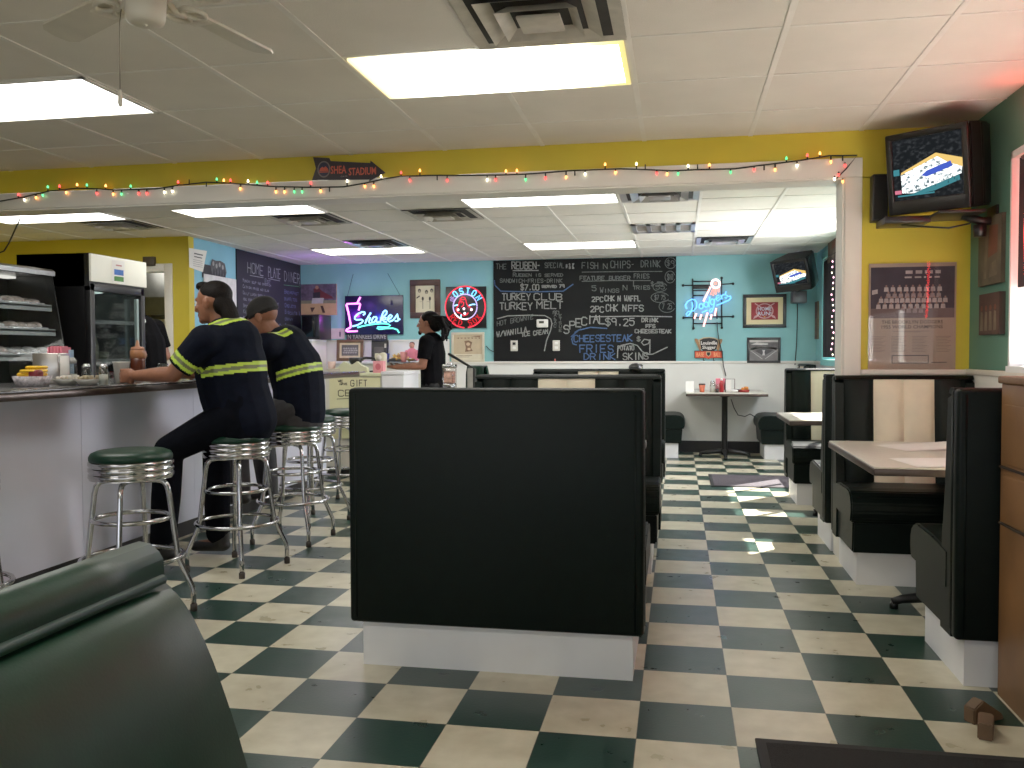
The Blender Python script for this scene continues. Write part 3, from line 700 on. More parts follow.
# ---------------------------------------------------------------- narrow chalkboard on the blue wall
r = wallthing('chalkboard', 'tall chalkboard headed with the diner name on the blue left wall', 'chalkboard', 'left', 10.02, 1.87, off=.014)
hw2 = .92
b = MB(); b.box((-hw2, -.004, -.52), (hw2, .012, .5)); b.build('board', mat('dark_navy_slate', (15, 16, 28), .8, 0, .3, 3), r)
b = MB()
for t, x, z, h, w in (('HOME', -.66, .265, .115, .42), ('PLATE', -.1, .265, .115, .36), ('DINER', .38, .255, .12, .5)):
    for st in strokes(t, x, z, h, w, .05): b.ribbon(st, .012, -.007)
b.ribbon([(-.6, .235), (-.24, .238)], .008, -.007); b.ribbon([(-.1, .24), (.24, .24)], .008, -.007); b.build('chalk_writing', mat('grey_chalk', (125, 128, 130), .95, 0, .2, 60), r)
b = MB(); b.ribbon([(.36, .2), (.84, .215)], .008, -.007); b.ribbon([(.84, .33), (.88, .2)], .008, -.007); b.build('chalk_underline', chalkg, r)
b = MB()
LN = ['Monday soup and sandwich', 'Catfish fries and slaw', 'Daily lunch special', 'Ask for your favorite breakfast', 'Specials served all day long', 'Kids menu and desserts', 'Pies by the slice', 'Coffee', 'Iced Tea']
for k, t in enumerate(LN):
    w = .021*len(t)*1.5
    for st in strokes(t, -.78, .15-.07*k, .034, w, .1): b.ribbon(st, .0065, -.007)
for st in strokes('Est', -.2, .18, .05, .16, .05): b.ribbon(st, .008, -.007)
b.build('chalk_writing', mat('grey_chalk_fine', (108, 110, 122), .95, 0, .2, 60), r)
b = MB()
for k, t in enumerate(['Breakfast', 'burritos', 'Omelets', 'Biscuits &', 'gravy', 'Thanks']):
    for st in strokes(t, .38, .1-.085*k, .045, .05*len(t), .1): b.ribbon(st, .007, -.007)
for st in strokes('Shakes', .2, -.36, .07, .4, .05): b.ribbon(st, .01, -.007)
b.build('chalk_writing', mat('violet_chalk', (88, 92, 128), .95, 0, .2, 60), r)
# ---------------------------------------------------------------- neon signs
def neon(mb, pts, r_): mb.tube([(x, -.035-.0, z) for x, z in pts], r_, 6)
pink = glow('pink_neon', (1, .18, .95), 3.2); pinkw = glow('pale_pink_neon', (1, .42, .38), 2.6); cyan = glow('cyan_neon', (.22, .62, 1), 2.6); mint = glow('mint_neon', (.12, .9, .72), 1.7)
bluen = glow('blue_neon', (.1, .36, 1), 2.2); redn = glow('red_neon', (1, .035, .06), 1.25); whiten = glow('white_neon', (1, .75, .85), 2.2); dimred = glow('dim_red_neon', (1, .02, .03), .35); lilac = glow('lilac_neon', (.6, .45, .95), 1.1)
q0 = onY(345, 296, YB-.02); q1 = onY(403.5, 334.5, YB-.02)
r = wallthing('neon_sign', 'pink and blue neon milkshake sign reading Shakes on a dark panel', 'neon sign', 'back', (q0.x+q1.x)/2, (q0.z+q1.z)/2)
b = MB(); w, h = (q1.x-q0.x)/2, (q0.z-q1.z)/2; b.box((-w, -.03, -h), (w, -.01, h), .004); b.box((w*.58, -.04, h*.5), (w*.66, -.03, h*.76), .003); b.build('sign_panel', mat('dark_blue_acrylic', (26, 20, 62), .25, 0, .15, 6), r)
Z = lambda *p: px2('back', r, zz((340, 290), 14.63, p))
b = MB(); neon(b, Z((303, 105), (285, 140), (258, 192)), .011); neon(b, Z((278, 300), (292, 250), (302, 208), (290, 198), (110, 205), (100, 220), (130, 330), (165, 520), (160, 548), (105, 578), (98, 598), (115, 606), (262, 602)), .011); b.build('pink_tube', pink, r)
b = MB()
for pl in (((345, 368), (372, 345), (365, 325), (330, 322), (270, 348), (225, 395), (222, 425), (250, 438), (320, 432), (345, 450), (320, 482), (260, 515), (190, 532)),
           ((458, 332), (415, 400), (372, 492)), ((385, 445), (425, 395), (448, 402), (430, 465), (440, 490), (462, 478)),
           ((540, 395), (500, 395), (470, 440), (475, 475), (510, 470), (552, 402), (538, 455), (552, 478), (580, 465)),
           ((690, 308), (665, 300), (635, 330), (610, 410), (592, 478)), ((690, 308), (685, 350), (630, 405)), ((605, 440), (650, 398), (680, 405), (665, 432), (625, 440), (655, 465), (690, 470)),
           ((690, 440), (745, 412), (768, 380), (745, 362), (715, 390), (702, 440), (730, 465), (785, 440)), ((785, 440), (850, 352), (850, 400), (862, 435), (845, 455), (810, 452)), ((860, 430), (885, 428))):
    neon(b, Z(*pl), .0105)
b.build('blue_tube', cyan, r)
b = MB(); neon(b, Z((262, 550), (330, 530), (420, 512), (520, 497), (620, 490), (705, 495), (742, 518), (705, 545), (620, 545), (560, 540), (548, 560), (580, 575), (680, 562), (780, 560), (845, 582), (870, 628)), .0095); b.build('green_tube', mint, r)
b = MB(); neon(b, [(-w+.04, h), (-w+.12, h+.28)], .004); neon(b, [(w-.04, h), (w-.2, h+.28)], .004); b.build('hanging_wire', mat('grey_wire', (60, 100, 105), .6), r)
# round red and blue sign
q0 = onY(446, 287, YB-.02); q1 = onY(486.5, 328, YB-.02)
r = wallthing('neon_sign', 'round red and blue neon sign lettered BOSTON RED SOX on a black square', 'neon sign', 'back', (q0.x+q1.x)/2, (q0.z+q1.z)/2)
w, h = (q1.x-q0.x)/2, (q0.z-q1.z)/2
b = MB(); b.box((-w, -.03, -h), (w, -.008, h), .004); b.build('sign_panel', mat('black_acrylic', (24, 22, 24), .3, 0, .2, 6), r)
Z = lambda *p: px2('back', r, zz((440, 282), 15.36, p))
cc = (393, 385)
b = MB(); neon(b, Z(*arc(cc[0], cc[1], 306, 318, -272+5, 82, 56)), .0078); b.build('red_ring', redn, r)
b = MB(); neon(b, Z(*arc(cc[0]-3, cc[1]-5, 183, 192, -360, -2, 44)), .007); b.build('inner_ring', lilac, r)
b = MB(); neon(b, Z(*arc(cc[0]-3, cc[1]-5, 183, 192, 75, 150, 14)), .008); b.build('white_arc', whiten, r)
def arctext(text, a0, a1, R, hh, flip=False):
    out = []
    for i, ch in enumerate(text):
        if ch == ' ': continue
        a = math.radians(a0+(a1-a0)*i/(len(text)-1))
        px_, py_ = cc[0]+R*math.sin(a), cc[1]-R*math.cos(a); ro = a if not flip else a+PI
        for st in strokes(ch, -hh*.3, -hh/2, hh, hh*.55):
            out.append([(px_+u*math.cos(ro)+v*math.sin(ro), py_+u*math.sin(ro)-v*math.cos(ro)) for u, v in st])
    return out
b = MB()
for st in arctext('OSTON', -37, 56, 250, 85): neon(b, Z(*st), .0075)
b.build('blue_letters', glow('light_blue_neon', (.12, .5, 1), 2.0), r)
b = MB()
for st in [[(160, 280), (225, 225)], [(160, 235), (195, 265), (225, 290)], [(165, 285), (215, 300)], [(175, 225), (235, 275)]]: neon(b, Z(*st), .006)
b.build('unlit_letter', glow('unlit_letter_glow', (.34, .2, .5), 1), r)  # unlit letter: its violet look is a glow put into the colour
b = MB()
for st in arctext('RED SOX', 232, 128, 252, 80, True): neon(b, Z(*st), .007)
b.build('red_letters', glow('red_letter_neon', (1, .03, .04), .55), r)
b = MB()
for pl in (((310, 300), (315, 260), (345, 232), (385, 238), (400, 275), (412, 330), (430, 370), (470, 395)), ((300, 305), (335, 292), (368, 320), (362, 365), (330, 385)), ((300, 305), (288, 365), (262, 395), (248, 430)),
           ((250, 430), (275, 470), (320, 480)), ((330, 490), (370, 520), (420, 500), (440, 470)), ((320, 260), (360, 275), (395, 262)), ((325, 285), (330, 330))): neon(b, Z(*pl), .007)
b.build('red_sock_tube', glow('sock_red_neon', (1, .04, .07), .9), r)
b = MB()
for (x, y) in ((283, 428), (372, 412), (487, 425), (385, 483)): P = Z((x, y))[0]; b.sphere((P[0], -.036, P[1]), .016, 10, (1, .4, 1))
b.build('ball_lamps', whiten, r)
b = MB()
for pl in (((225, 366), (278, 350)), ((448, 362), (500, 345), (545, 345)), ((330, 498), (326, 548))): neon(b, Z(*pl), .007)
b.build('blue_stitch_tube', cyan, r)
# script sign on a wire rack
q0 = onY(693, 279, YB); q1 = onY(722, 328, YB)
r = wallthing('neon_sign', 'blue script Dodgers neon sign with a red trailing ball on a black wire rack', 'neon sign', 'back', (q0.x+q1.x)/2, (q0.z+q1.z)/2)
Z = lambda *p: px2('back', r, zz((678, 272), 12.8, p))
def bar(mb, p, q, rr, y=-.02): mb.tube([(p[0], y, p[1]), (q[0], y, q[1])], rr, 6)
b = MB()
for p, q in (((188, 85), (198, 722)), ((558, 75), (562, 712)), ((65, 172), (420, 168)), ((540, 158), (705, 150)), ((70, 585), (330, 580)), ((390, 575), (705, 570)), ((190, 122), (420, 120)), ((190, 238), (380, 236)), ((190, 300), (330, 300)), ((198, 660), (562, 658)), ((495, 500), (500, 600))):
    bar(b, *Z(p, q), .008)
for p in ((65, 172), (705, 150), (70, 585), (705, 570), (558, 75), (562, 712), (198, 722)): P = Z(p)[0]; b.sphere((P[0], -.022, P[1]), .017, 8)
P = Z((190, 180), (395, 215)); b.box((P[0][0], -.035, P[1][1]), (P[1][0], -.01, P[0][1])); b.build('wire_rack', blackm, r)
def neon2(mb, pts, rr): mb.tube([(x, -.06, z) for x, z in pts], rr, 6)
b = MB(); neon2(b, Z(*arc(480, 155, 52, 52, 0, 360, 22)), .012); b.build('ball_tube', glow('ball_neon', (1, .6, .6), 2.6), r)
b = MB(); neon2(b, Z((462, 170), (470, 140), (490, 135), (495, 160), (480, 165)), .006)
neon2(b, Z((500, 205), (480, 290)), .008); neon2(b, Z((450, 215), (415, 295)), .008); neon2(b, Z((474, 215), (447, 305)), .008); neon2(b, Z((522, 205), (518, 262)), .008)
b.build('red_trail_tube', glow('orange_red_neon', (1, .28, .2), 1.5), r)
b = MB()
for pl in (((415, 195), (325, 375)), ((235, 532), (208, 598)), ((300, 545), (280, 608)), ((378, 522), (325, 700)), ((430, 545), (414, 606)), ((488, 465), (470, 562))): neon2(b, Z(*pl), .010)
b.build('pink_streak_tube', pinkw, r)
b = MB()
for pl in (((178, 385), (188, 440), (172, 500), (140, 550), (115, 562), (106, 540), (130, 508), (200, 498), (236, 455), (240, 400), (220, 362), (180, 352), (125, 378), (96, 425), (100, 460), (118, 470)),
           arc(295, 440, 26, 32, 0, 360, 14), arc(358, 418, 28, 34, 0, 360, 14), ((408, 318), (392, 400), (398, 452)), arc(438, 385, 26, 36, 0, 360, 14),
           ((468, 345), (456, 440), (430, 512), (408, 518), (402, 495), (430, 462)), ((486, 432), (560, 402), (650, 362), (675, 335), (665, 312), (645, 318)),
           ((484, 348), (525, 325), (522, 300), (498, 305), (482, 345), (505, 372), (545, 340)), ((545, 298), (562, 352)), ((556, 315), (580, 288), (592, 300)), ((614, 252), (602, 292), (636, 312), (612, 336), (596, 325)), ((305, 520), (378, 490))): neon2(b, Z(*pl), .0078)
b.build('blue_script_tube', bluen, r)
# ---------------------------------------------------------------- pictures
def picture(name, label, cat, side, pxs, frame_mat, fw, art, depth=.025, mat_w=0, matm_=None, group=None, glassy=False, loc=None, size=None, tilt=0):
    if loc is None:
        fn = {'back': lambda p: onY(p[0], p[1], YB-.01), 'left': lambda p: onX(p[0], p[1], XL+.01), 'right': lambda p: onX(p[0], p[1], XR-.01), 'header': lambda p: onY(p[0], p[1], YH-.01)}[side]
        a, c = fn(pxs[0]), fn(pxs[1]); u = lambda P: P.x if side in ('back', 'header') else P.y
        hu, hz = abs(u(c)-u(a))/2, abs(c.z-a.z)/2; cu_, cz = (u(a)+u(c))/2, (a.z+c.z)/2
        r = wallthing(name, label, cat, side, cu_, cz, group, off=0 if side != 'header' else .01)
    else:
        r = thing(name, label, cat, loc, size[2] if len(size) > 2 else 0, group); hu, hz = size[0]/2, size[1]/2
        r.rotation_euler = (tilt, 0, r.rotation_euler.z)
    if fw:
        b = MB(); b.box((-hu, -depth, -hz), (hu, 0, -hz+fw), .003); b.box((-hu, -depth, hz-fw), (hu, 0, hz), .003); b.box((-hu, -depth, -hz+fw), (-hu+fw, 0, hz-fw), .003); b.box((hu-fw, -depth, -hz+fw), (hu, 0, hz-fw), .003); b.build('picture_frame', frame_mat, r)
    iu, iz = hu-fw, hz-fw
    if mat_w:
        b = MB(); b.box((-iu, -depth*.4, -iz), (iu, 0, iz)); b.build('picture_mount', matm_, r); iu -= mat_w; iz -= mat_w
    b = MB(); y0 = -depth*.45 if fw else -depth
    if not fw: b.m(frame_mat); b.box((-iu, -depth, -iz), (iu, 0, iz))
    art(b, iu, iz, y0-.001); b.build('print', None, r)
    if glassy:
        g = MB(); g.q2(-hu+fw*.5, -hz+fw*.5, hu-fw*.5, hz-fw*.5, y0-.006); g.build('picture_glass', glass('picture_glass', (1, 1, 1), .06), r)
    return r
def flat(n, c, noise=.15, sc=12): return mat('ink_'+n, c, .7, 0, noise, sc)
def fig(b, x, z, s, y, body, head, legs=None):
    b.m(head); b.p2(arc(x, z+s*.42, s*.09, s*.1, 0, 330, 9), y)
    b.m(body); b.p2([(x-s*.16, z+s*.3), (x+s*.16, z+s*.3), (x+s*.13, z-s*.05), (x-s*.13, z-s*.05)], y)
    if legs: b.m(legs); b.p2([(x-s*.13, z-s*.05), (x+s*.13, z-s*.05), (x+s*.14, z-s*.45), (x+s*.04, z-s*.45), (x, z-s*.12), (x-s*.06, z-s*.45), (x-s*.16, z-s*.45)], y)
dark_wood = mat('dark_brown_frame', (66, 40, 28), .45, 0, .25, 10); black_fr = mat('black_frame', (20, 19, 19), .4, 0, .2, 10); cream_fr = mat('cream_frame', (205, 196, 170), .5, 0, .06, 8)
def art_players(b, u, z, y):
    b.m(flat('cream', (212, 204, 172), .05)); b.q2(-u, -z, u, z, y)
    for i, x in enumerate((-.6, .15, .7)):
        b.m(flat('grey_dark', (60, 56, 50))); b.p2(arc(x*u, .62*z-(.1*z if i == 1 else 0), .17*u, .16*z, 0, 330, 10), y-.001)
        b.m(flat('grey_mid', (150, 140, 118))); b.p2(arc(x*u, .56*z-(.1*z if i == 1 else 0), .11*u, .1*z, 0, 330, 10), y-.002)
    for x, h in ((-.25, .5), (.5, .45)):
        b.m(flat('grey_dark', (60, 56, 50))); b.q2(x*u-.03*u, -.75*z, x*u+.03*u, .1*z, y-.001); b.p2(arc(x*u, .02*z, .12*u, .16*z, 0, 330, 10), y-.001)
        b.m(flat('grey_mid', (150, 140, 118))); b.q2(x*u-.35*u, -.22*z, x*u-.05*u, -.19*z, y-.001)
    b.m(flat('grey_dark', (60, 56, 50))); b.p2([(-.95*u, .1*z), (-.6*u, .28*z), (-.55*u, .18*z), (-.9*u, .02*z)], y-.001)
picture('framed_picture', 'brown-framed black and white print of ballplayers behind the man with dreadlocks', 'framed picture', 'back', ((410, 280), (440.5, 318)), dark_wood, .075, art_players)
def art_catch(b, u, z, y):
    b.m(flat('crowd', (84, 74, 92), .5, 18)); b.q2(-u, -.1*z, u, z, y)
    b.m(flat('dirt', (186, 152, 112), .1)); b.q2(-u, -z, u, -.25*z, y-.0005); b.m(flat('grass_line', (120, 122, 96), .2)); b.q2(-u, -.25*z, u, -.05*z, y-.0005)
    b.m(flat('maroon', (96, 36, 42))); b.p2([(-.28*u, .7*z), (0, .8*z), (.2*u, .55*z), (.75*u, .2*z), (.85*u, .05*z), (.3*u, .05*z), (-.2*u, .2*z)], y-.001)
    b.m(flat('navy_ink', (34, 32, 44))); b.p2([(-.3*u, .45*z), (.1*u, .5*z), (.1*u, .05*z), (-.3*u, .05*z)], y-.0015)
    b.m(flat('pale_grey', (176, 172, 178))); b.p2([(-.35*u, .1*z), (.3*u, .1*z), (.25*u, -.25*z), (-.4*u, -.25*z)], y-.0017)
    b.m(flat('boot', (60, 36, 30))); b.p2([(-.48*u, -.5*z), (-.2*u, -.5*z), (-.38*u, -.85*z)], y-.002); b.p2([(.1*u, -.4*z), (.25*u, -.4*z), (.38*u, -.85*z), (.22*u, -.85*z)], y-.002)
    b.m(flat('skin_ink', (170, 120, 96))); b.p2(arc(-.08*u, .78*z, .1*u, .12*z, 0, 330, 10), y-.002)
picture('canvas_print', 'canvas print of a ballplayer sliding in the dirt, above the black microwave', 'picture', 'back', ((301.5, 284.5), (337, 315)), flat('canvas_edge', (150, 130, 105)), 0, art_catch, depth=.03)
def art_sketch(b, u, z, y):
    b.m(flat('tan', (190, 172, 140), .08)); b.q2(-u, -.55*z, u, z, y); b.m(flat('cream2', (216, 208, 182), .05)); b.q2(-u, -z, u, -.55*z, y)
    b.m(flat('sepia', (120, 92, 70), .4, 25))
    for k in range(7): x = (-.8+.25*k)*u; b.p2([(x, .75*z), (x+.18*u, .78*z), (x+.15*u, .66*z)], y-.001)
    b.p2([(-.25*u, .5*z), (.05*u, .55*z), (.3*u, .4*z), (.2*u, -.05*z), (.35*u, -.3*z), (-.2*u, -.38*z), (-.15*u, 0)], y-.001)
    b.m(flat('tan2', (206, 180, 146), .1)); b.p2(arc(.02*u, .25*z, .14*u, .14*z, 0, 330, 10), y-.0015); b.p2(arc(.08*u, -.15*z, .12*u, .1*z, 0, 330, 10), y-.0015)
    b.m(flat('sepia', (120, 92, 70))); b.q2(-.85*u, -.7*z, .3*u, -.66*z, y-.001); b.q2(-.85*u, -.8*z, .1*u, -.77*z, y-.001); b.p2([(.2*u, .85*z), (.9*u, .92*z), (.85*u, .8*z)], y-.001)
picture('framed_picture', 'cream-framed tan newspaper print just below the round neon sign', 'framed picture', 'back', ((451.5, 332.5), (484.5, 362)), cream_fr, .03, art_sketch)
def art_home(b, u, z, y):
    b.m(flat('brick_red', (140, 32, 38), .1)); b.q2(-u, -z, u, z, y)
    pale = flat('pale_pink', (206, 160, 160)); b.m(pale)
    b.ribbon(arc(0, 0, .62*u, .82*z, 0, 360, 30), .012, y-.001)
    for s in (-1, 1):
        b.ribbon([(-s*.7*u, .85*z), (-s*.2*u, .35*z)], .012, y-.001); b.p2([(s*.42*u, -.5*z), (s*.58*u, -.72*z), (s*.84*u, -.92*z), (s*.76*u, -.6*z), (s*.52*u, -.42*z)], y-.0012)
    b.m(flat('pale_blue_ink', (206, 212, 226))); text_mesh(b, 'HOME', 0, .05*z, .38*z, 1.0*u, y-.002, bold=.012); text_mesh(b, 'RUN!', 0, -.5*z, .42*z, 1.0*u, y-.002, bold=.012)
    b.m(flat('gold', (230, 170, 60))); b.p2([(-.08*u, -.6*z), (.08*u, -.6*z), (0, -.76*z)], y-.002)
picture('framed_picture', 'black-framed red poster reading HOME RUN! on the teal wall', 'framed picture', 'back', ((743, 294.5), (786.3, 327.5)), black_fr, .04, art_home, mat_w=.055, matm_=mat('cream_mount', (226, 208, 160), .7, 0, .05, 6))
def art_field(b, u, z, y):
    b.m(flat('field_grey', (92, 88, 88), .3)); b.q2(-u, -z, u, z, y)
    b.m(flat('sky_pale', (196, 190, 184))); b.q2(-u, .78*z, u, z, y-.0005); b.p2([(-.9*u, .55*z), (-.5*u, .75*z), (.3*u, .66*z), (.3*u, .52*z), (-.3*u, .5*z)], y-.001)
    b.m(flat('field_mid', (120, 116, 116))); b.q2(-u, -z, u, .2*z, y-.0006)
    b.m(flat('chalk_line', (200, 196, 194))); A = arc(0, -.1*z, .95*u, .38*z, 15, 165, 20); b.ribbon(A, .028, y-.0014)
    b.ribbon([(-.92*u, -.02*z), (-.1*u, -.85*z)], .006, y-.0015); b.ribbon([(.92*u, -.02*z), (.1*u, -.85*z)], .006, y-.0015)
    b.m(flat('field_dark', (72, 70, 72))); b.p2([(-.7*u, 0), (0, .18*z), (.7*u, 0), (0, -.55*z)], y-.0012)
    b.m(flat('chalk_line', (200, 196, 194))); b.p2([(-.1*u, .02*z), (.1*u, .02*z), (.05*u, -.2*z), (.1*u, -.5*z), (-.1*u, -.5*z), (-.05*u, -.2*z)], y-.002)
picture('framed_picture', 'small black-framed black and white ball field photo below the red poster', 'framed picture', 'back', ((747, 337.5), (780.5, 363)), black_fr, .03, art_field)
# shaped metal sign with two bats
q0, q1 = onY(695, 337, YB), onY(723, 362, YB)
r = wallthing('metal_sign', 'small bat and ball metal sign with orange banner below the blue script neon', 'sign', 'back', (q0.x+q1.x)/2, (q0.z+q1.z)/2)
Z = lambda *p: px2('back', r, zz((688, 330), 21.33, p))
b = MB(); dk = flat('sign_black', (34, 30, 28)); b.m(dk); b.p2(Z((240, 210), (330, 170), (450, 158), (560, 172), (640, 205), (655, 260), (620, 400), (560, 440), (320, 440), (265, 390), (245, 280)), -.014)
b.m(flat('sign_edge', (186, 160, 120))); b.ribbon(Z((240, 210), (330, 170), (450, 158), (560, 172), (640, 205), (655, 260), (620, 400)), .012, -.016); b.ribbon(Z((240, 210), (245, 280), (265, 390)), .012, -.016); b.build('oval_plate', None, r)
for s, pl in ((0, ((140, 190), (175, 180), (215, 200), (240, 290), (285, 440), (245, 445), (200, 330), (150, 235))), (1, ((735, 200), (705, 185), (675, 200), (645, 290), (610, 440), (660, 445), (690, 330), (735, 235)))):
    b = MB(); b.p2(Z(*pl), -.02); b.build('bat_shape', flat('bat_brown', (150, 110, 74), .25), r)
b = MB(); b.m(flat('sign_black', (34, 30, 28))); b.p2(Z((135, 440), (745, 440), (745, 600), (150, 605), (135, 590)), -.02); b.m(flat('orange_red', (208, 78, 52))); b.p2(Z((150, 455), (735, 455), (735, 590), (500, 592), (440, 620), (370, 592), (150, 590)), -.022)
b.m(flat('peach', (236, 160, 110)))
for t, x0, x1 in (('BASE', 180, 340), ('BALL', 550, 690)):
    P = Z((x0, 565), (x1, 480)); text_mesh(b, t, (P[0][0]+P[1][0])/2, P[0][1], P[1][1]-P[0][1], P[1][0]-P[0][0], -.024, bold=.02)
b.m(flat('sign_edge', (186, 160, 120))); b.p2(Z((385, 460), (490, 460), (490, 530), (440, 575), (385, 530)), -.024); b.m(dk); b.p2(Z((405, 475), (470, 475), (470, 525), (440, 555), (405, 525)), -.026); b.build('banner', None, r)
b = MB(); b.m(flat('sign_white', (214, 208, 200)))
for t, x0, x1, y0, y1 in (('Louisville', 275, 622, 310, 235), ('Slugger', 305, 595, 400, 335)):
    P = Z((x0, y0), (x1, y1)); text_mesh(b, t, (P[0][0]+P[1][0])/2, P[0][1], P[1][1]-P[0][1], P[1][0]-P[0][0], -.018, bold=.025)
b.build('sign_lettering', None, r)
b = MB()
for x in (325, 540): P = Z((x, 600), (x+5, 655), (x+40, 640)); b.tube([(p[0], -.03, p[1]) for p in P], .006, 6)
b.build('coat_hook', blackm, r)
# electrical bits on the chalkboard
for px_, lb in (((511, 340.6), 'left of the two wall outlets low on the wide chalkboard'), ((553, 340.4), 'white double switch plate low in the middle of the wide chalkboard')):
    a, c = onY(px_[0], px_[1], YB), onY(px_[0]+7, px_[1]+10.4, YB); r = wallthing('outlet', lb, 'outlet', 'back', (a.x+c.x)/2, (a.z+c.z)/2, off=.018)
    w, h = (c.x-a.x)/2, (a.z-c.z)/2; b = MB(); b.box((-w, -.01, -h), (w, 0, h), .003); b.build('cover_plate', mat('ivory_plastic', (206, 202, 190), .4, 0, .05, 8), r)
    for s in (-1, 1):
        b = MB(); b.box((-w*.45, -.014, s*h*.42-h*.25), (w*.45, -.009, s*h*.42+h*.25), .003); b.build('socket', black if (s > 0 and 'left' in lb) else mat('white_plastic', (232, 230, 224), .4, 0, .04, 8), r)
a, c = onY(537, 319.5, YB), onY(548.5, 327.5, YB); r = wallthing('thermostat', 'white thermostat with a dark display on the wide chalkboard', 'thermostat', 'back', (a.x+c.x)/2, (a.z+c.z)/2, off=.018)
w, h = (c.x-a.x)/2, (a.z-c.z)/2; b = MB(); b.box((-w, -.03, -h), (w, 0, h), .012); b.build('housing', mat('white_plastic', (232, 230, 224), .4, 0, .04, 8), r); b = MB(); b.box((-w*.55, -.033, 0), (w*.3, -.029, h*.6)); b.build('display', mat('dark_display', (60, 58, 44), .3), r)
# ---------------------------------------------------------------- poster right of the opening
a, c = onY(869, 264, YH-.01), onY(955, 370.5, YH-.01)
r = thing('framed_poster', 'team photograph poster under glass on the yellow wall below the television', 'poster', ((a.x+c.x)/2, YH-.008, (a.z+c.z)/2)); w, h = (c.x-a.x)/2, (a.z-c.z)/2
b = MB(); b.m(flat('poster_stock', (150, 132, 118), .06, 5)); b.box((-w, -.008, -h), (w, 0, h)); y = -.0095
b.m(flat('photo_dark', (42, 38, 52), .3, 8)); b.q2(-w*.96, -h*.02, w*.96, h*.93, y)
b.m(flat('photo_ground', (92, 78, 78), .15, 8)); b.q2(-w*.96, -h*.02, w*.96, h*.16, y-.0006)
lt = flat('photo_light', (156, 148, 148), .2, 30); md_ = flat('photo_mid', (128, 116, 118), .2, 30); fc = flat('photo_face', (120, 96, 90), .2, 30)
for row, (z, n, x0, x1) in enumerate(((.52, 9, -.6, .62), (.4, 9, -.55, .6), (.31, 13, -.72, .75), (.2, 11, -.78, .7), (.12, 4, -.22, .2))):
    for k in range(n):
        x = (x0+(x1-x0)*k/(n-1))*w; s = .09*h
        b.m(lt if row in (0, 2, 3) else md_); b.p2([(x-.055*w, z*h-s*.5), (x+.055*w, z*h-s*.5), (x+.045*w, z*h+s*.4), (x-.045*w, z*h+s*.4)], y-.001-.0002*row)
        b.m(fc); b.p2(arc(x, z*h+s*.62, .024*w, .022*h, 0, 320, 8), y-.0012-.0002*row)
b.m(lt)
for k, (x0, x1) in enumerate(((-.16, 0), (.07, .22), (.28, .33), (.4, .46), (.52, .64))): b.q2(x0*w, .8*h, x1*w, .86*h, y-.001); b.q2((x0-.02)*w, .72*h, (x1-.02)*w, .75*h, y-.001)
b.p2([(-.93*w, .42*h), (-.8*w, .44*h), (-.8*w, .52*h), (-.93*w, .5*h)], y-.001)
b.build('print', None, r)
b = MB(); b.m(flat('poster_ink', (58, 50, 48))); text_mesh(b, 'THE BROOKLYN DODGERS', 0, -.125*h, .062*h, 1.4*w, y-.001, bold=.01); text_mesh(b, '1955 WORLD CHAMPIONS', 0, -.215*h, .062*h, 1.4*w, y-.001, bold=.01)
b.m(flat('poster_ink_pale', (112, 98, 88))); b.q2(-.45*w, -.27*h, .4*w, -.262*h, y-.001); b.q2(-.2*w, -.285*h, .2*w, -.278*h, y-.001)
for cxx in (-.78, -.3, .18, .72):
    for k in range(11): b.q2((cxx-.17)*w, (-.37-.028*k)*h, (cxx+.17-.04*(k % 3))*w, (-.362-.028*k)*h, y-.001)
b.m(flat('poster_ink', (58, 50, 48))); b.ribbon([(-.45*w, -.72*h), (.38*w, -.72*h), (.38*w, -.86*h), (-.45*w, -.86*h), (-.45*w, -.72*h)], .005, y-.001); b.q2(.45*w, -.855*h, .8*w, -.84*h, y-.001)
b.build('poster_lettering', None, r)
b = MB(); b.q2(-w*1.02, -h*1.01, w*1.02, h*1.02, -.014); b.build('poster_glass', glass('poster_glass', (.96, .95, .95), .022, .02, .2), r)
# pictures on the right-hand wall
def art_dark1(b, u, z, y):
    b.m(flat('olive_print', (92, 82, 66), .4, 9)); b.q2(-u, -z, u, z, y); b.m(flat('rust_print', (110, 60, 42), .3, 9)); b.p2([(-.1*u, -.2*z), (.7*u, -.1*z), (.75*u, .7*z), (0, .75*z)], y-.001)
    b.m(flat('bone_print', (112, 98, 80), .4, 12)); b.p2([(-.5*u, -.8*z), (-.3*u, .8*z), (-.1*u, .8*z), (-.25*u, -.8*z)], y-.001); b.p2([(0, -.8*z), (.7*u, -.75*z), (.6*u, -.3*z), (.1*u, -.4*z)], y-.0012)
def art_dark2(b, u, z, y):
    b.m(flat('brown_print', (74, 50, 42), .3, 9)); b.q2(-u, -z, u, z, y)
    for k in range(4): b.m(flat('bone_print', (112, 98, 80), .4, 12)); x = (-.7+.45*k)*u; b.p2([(x-.15*u, -.8*z), (x+.15*u, -.8*z), (x+.1*u, .1*z), (x-.1*u, .15*z)], y-.001); b.m(flat('rust_print', (110, 60, 42))); b.p2(arc(x, .3*z, .12*u, .14*z, 0, 330, 8), y-.001)
picture('framed_picture', 'larger brown print high on the green wall right of the television', 'framed picture', 'right', ((981, 222), (1003, 282)), flat('print_edge', (70, 60, 48)), 0, art_dark1, depth=.02)
picture('framed_picture', 'small dark print of standing figures, lower one on the green wall by the window', 'framed picture', 'right', ((983.5, 295), (1003, 334)), flat('print_edge2', (52, 40, 34)), 0, art_dark2, depth=.03)
picture('framed_picture', 'narrow print high on the back right wall just above the window', 'framed picture', 'right', ((829, 236), (838, 258)), flat('print_edge', (70, 60, 48)), 0, art_dark1, depth=.02)
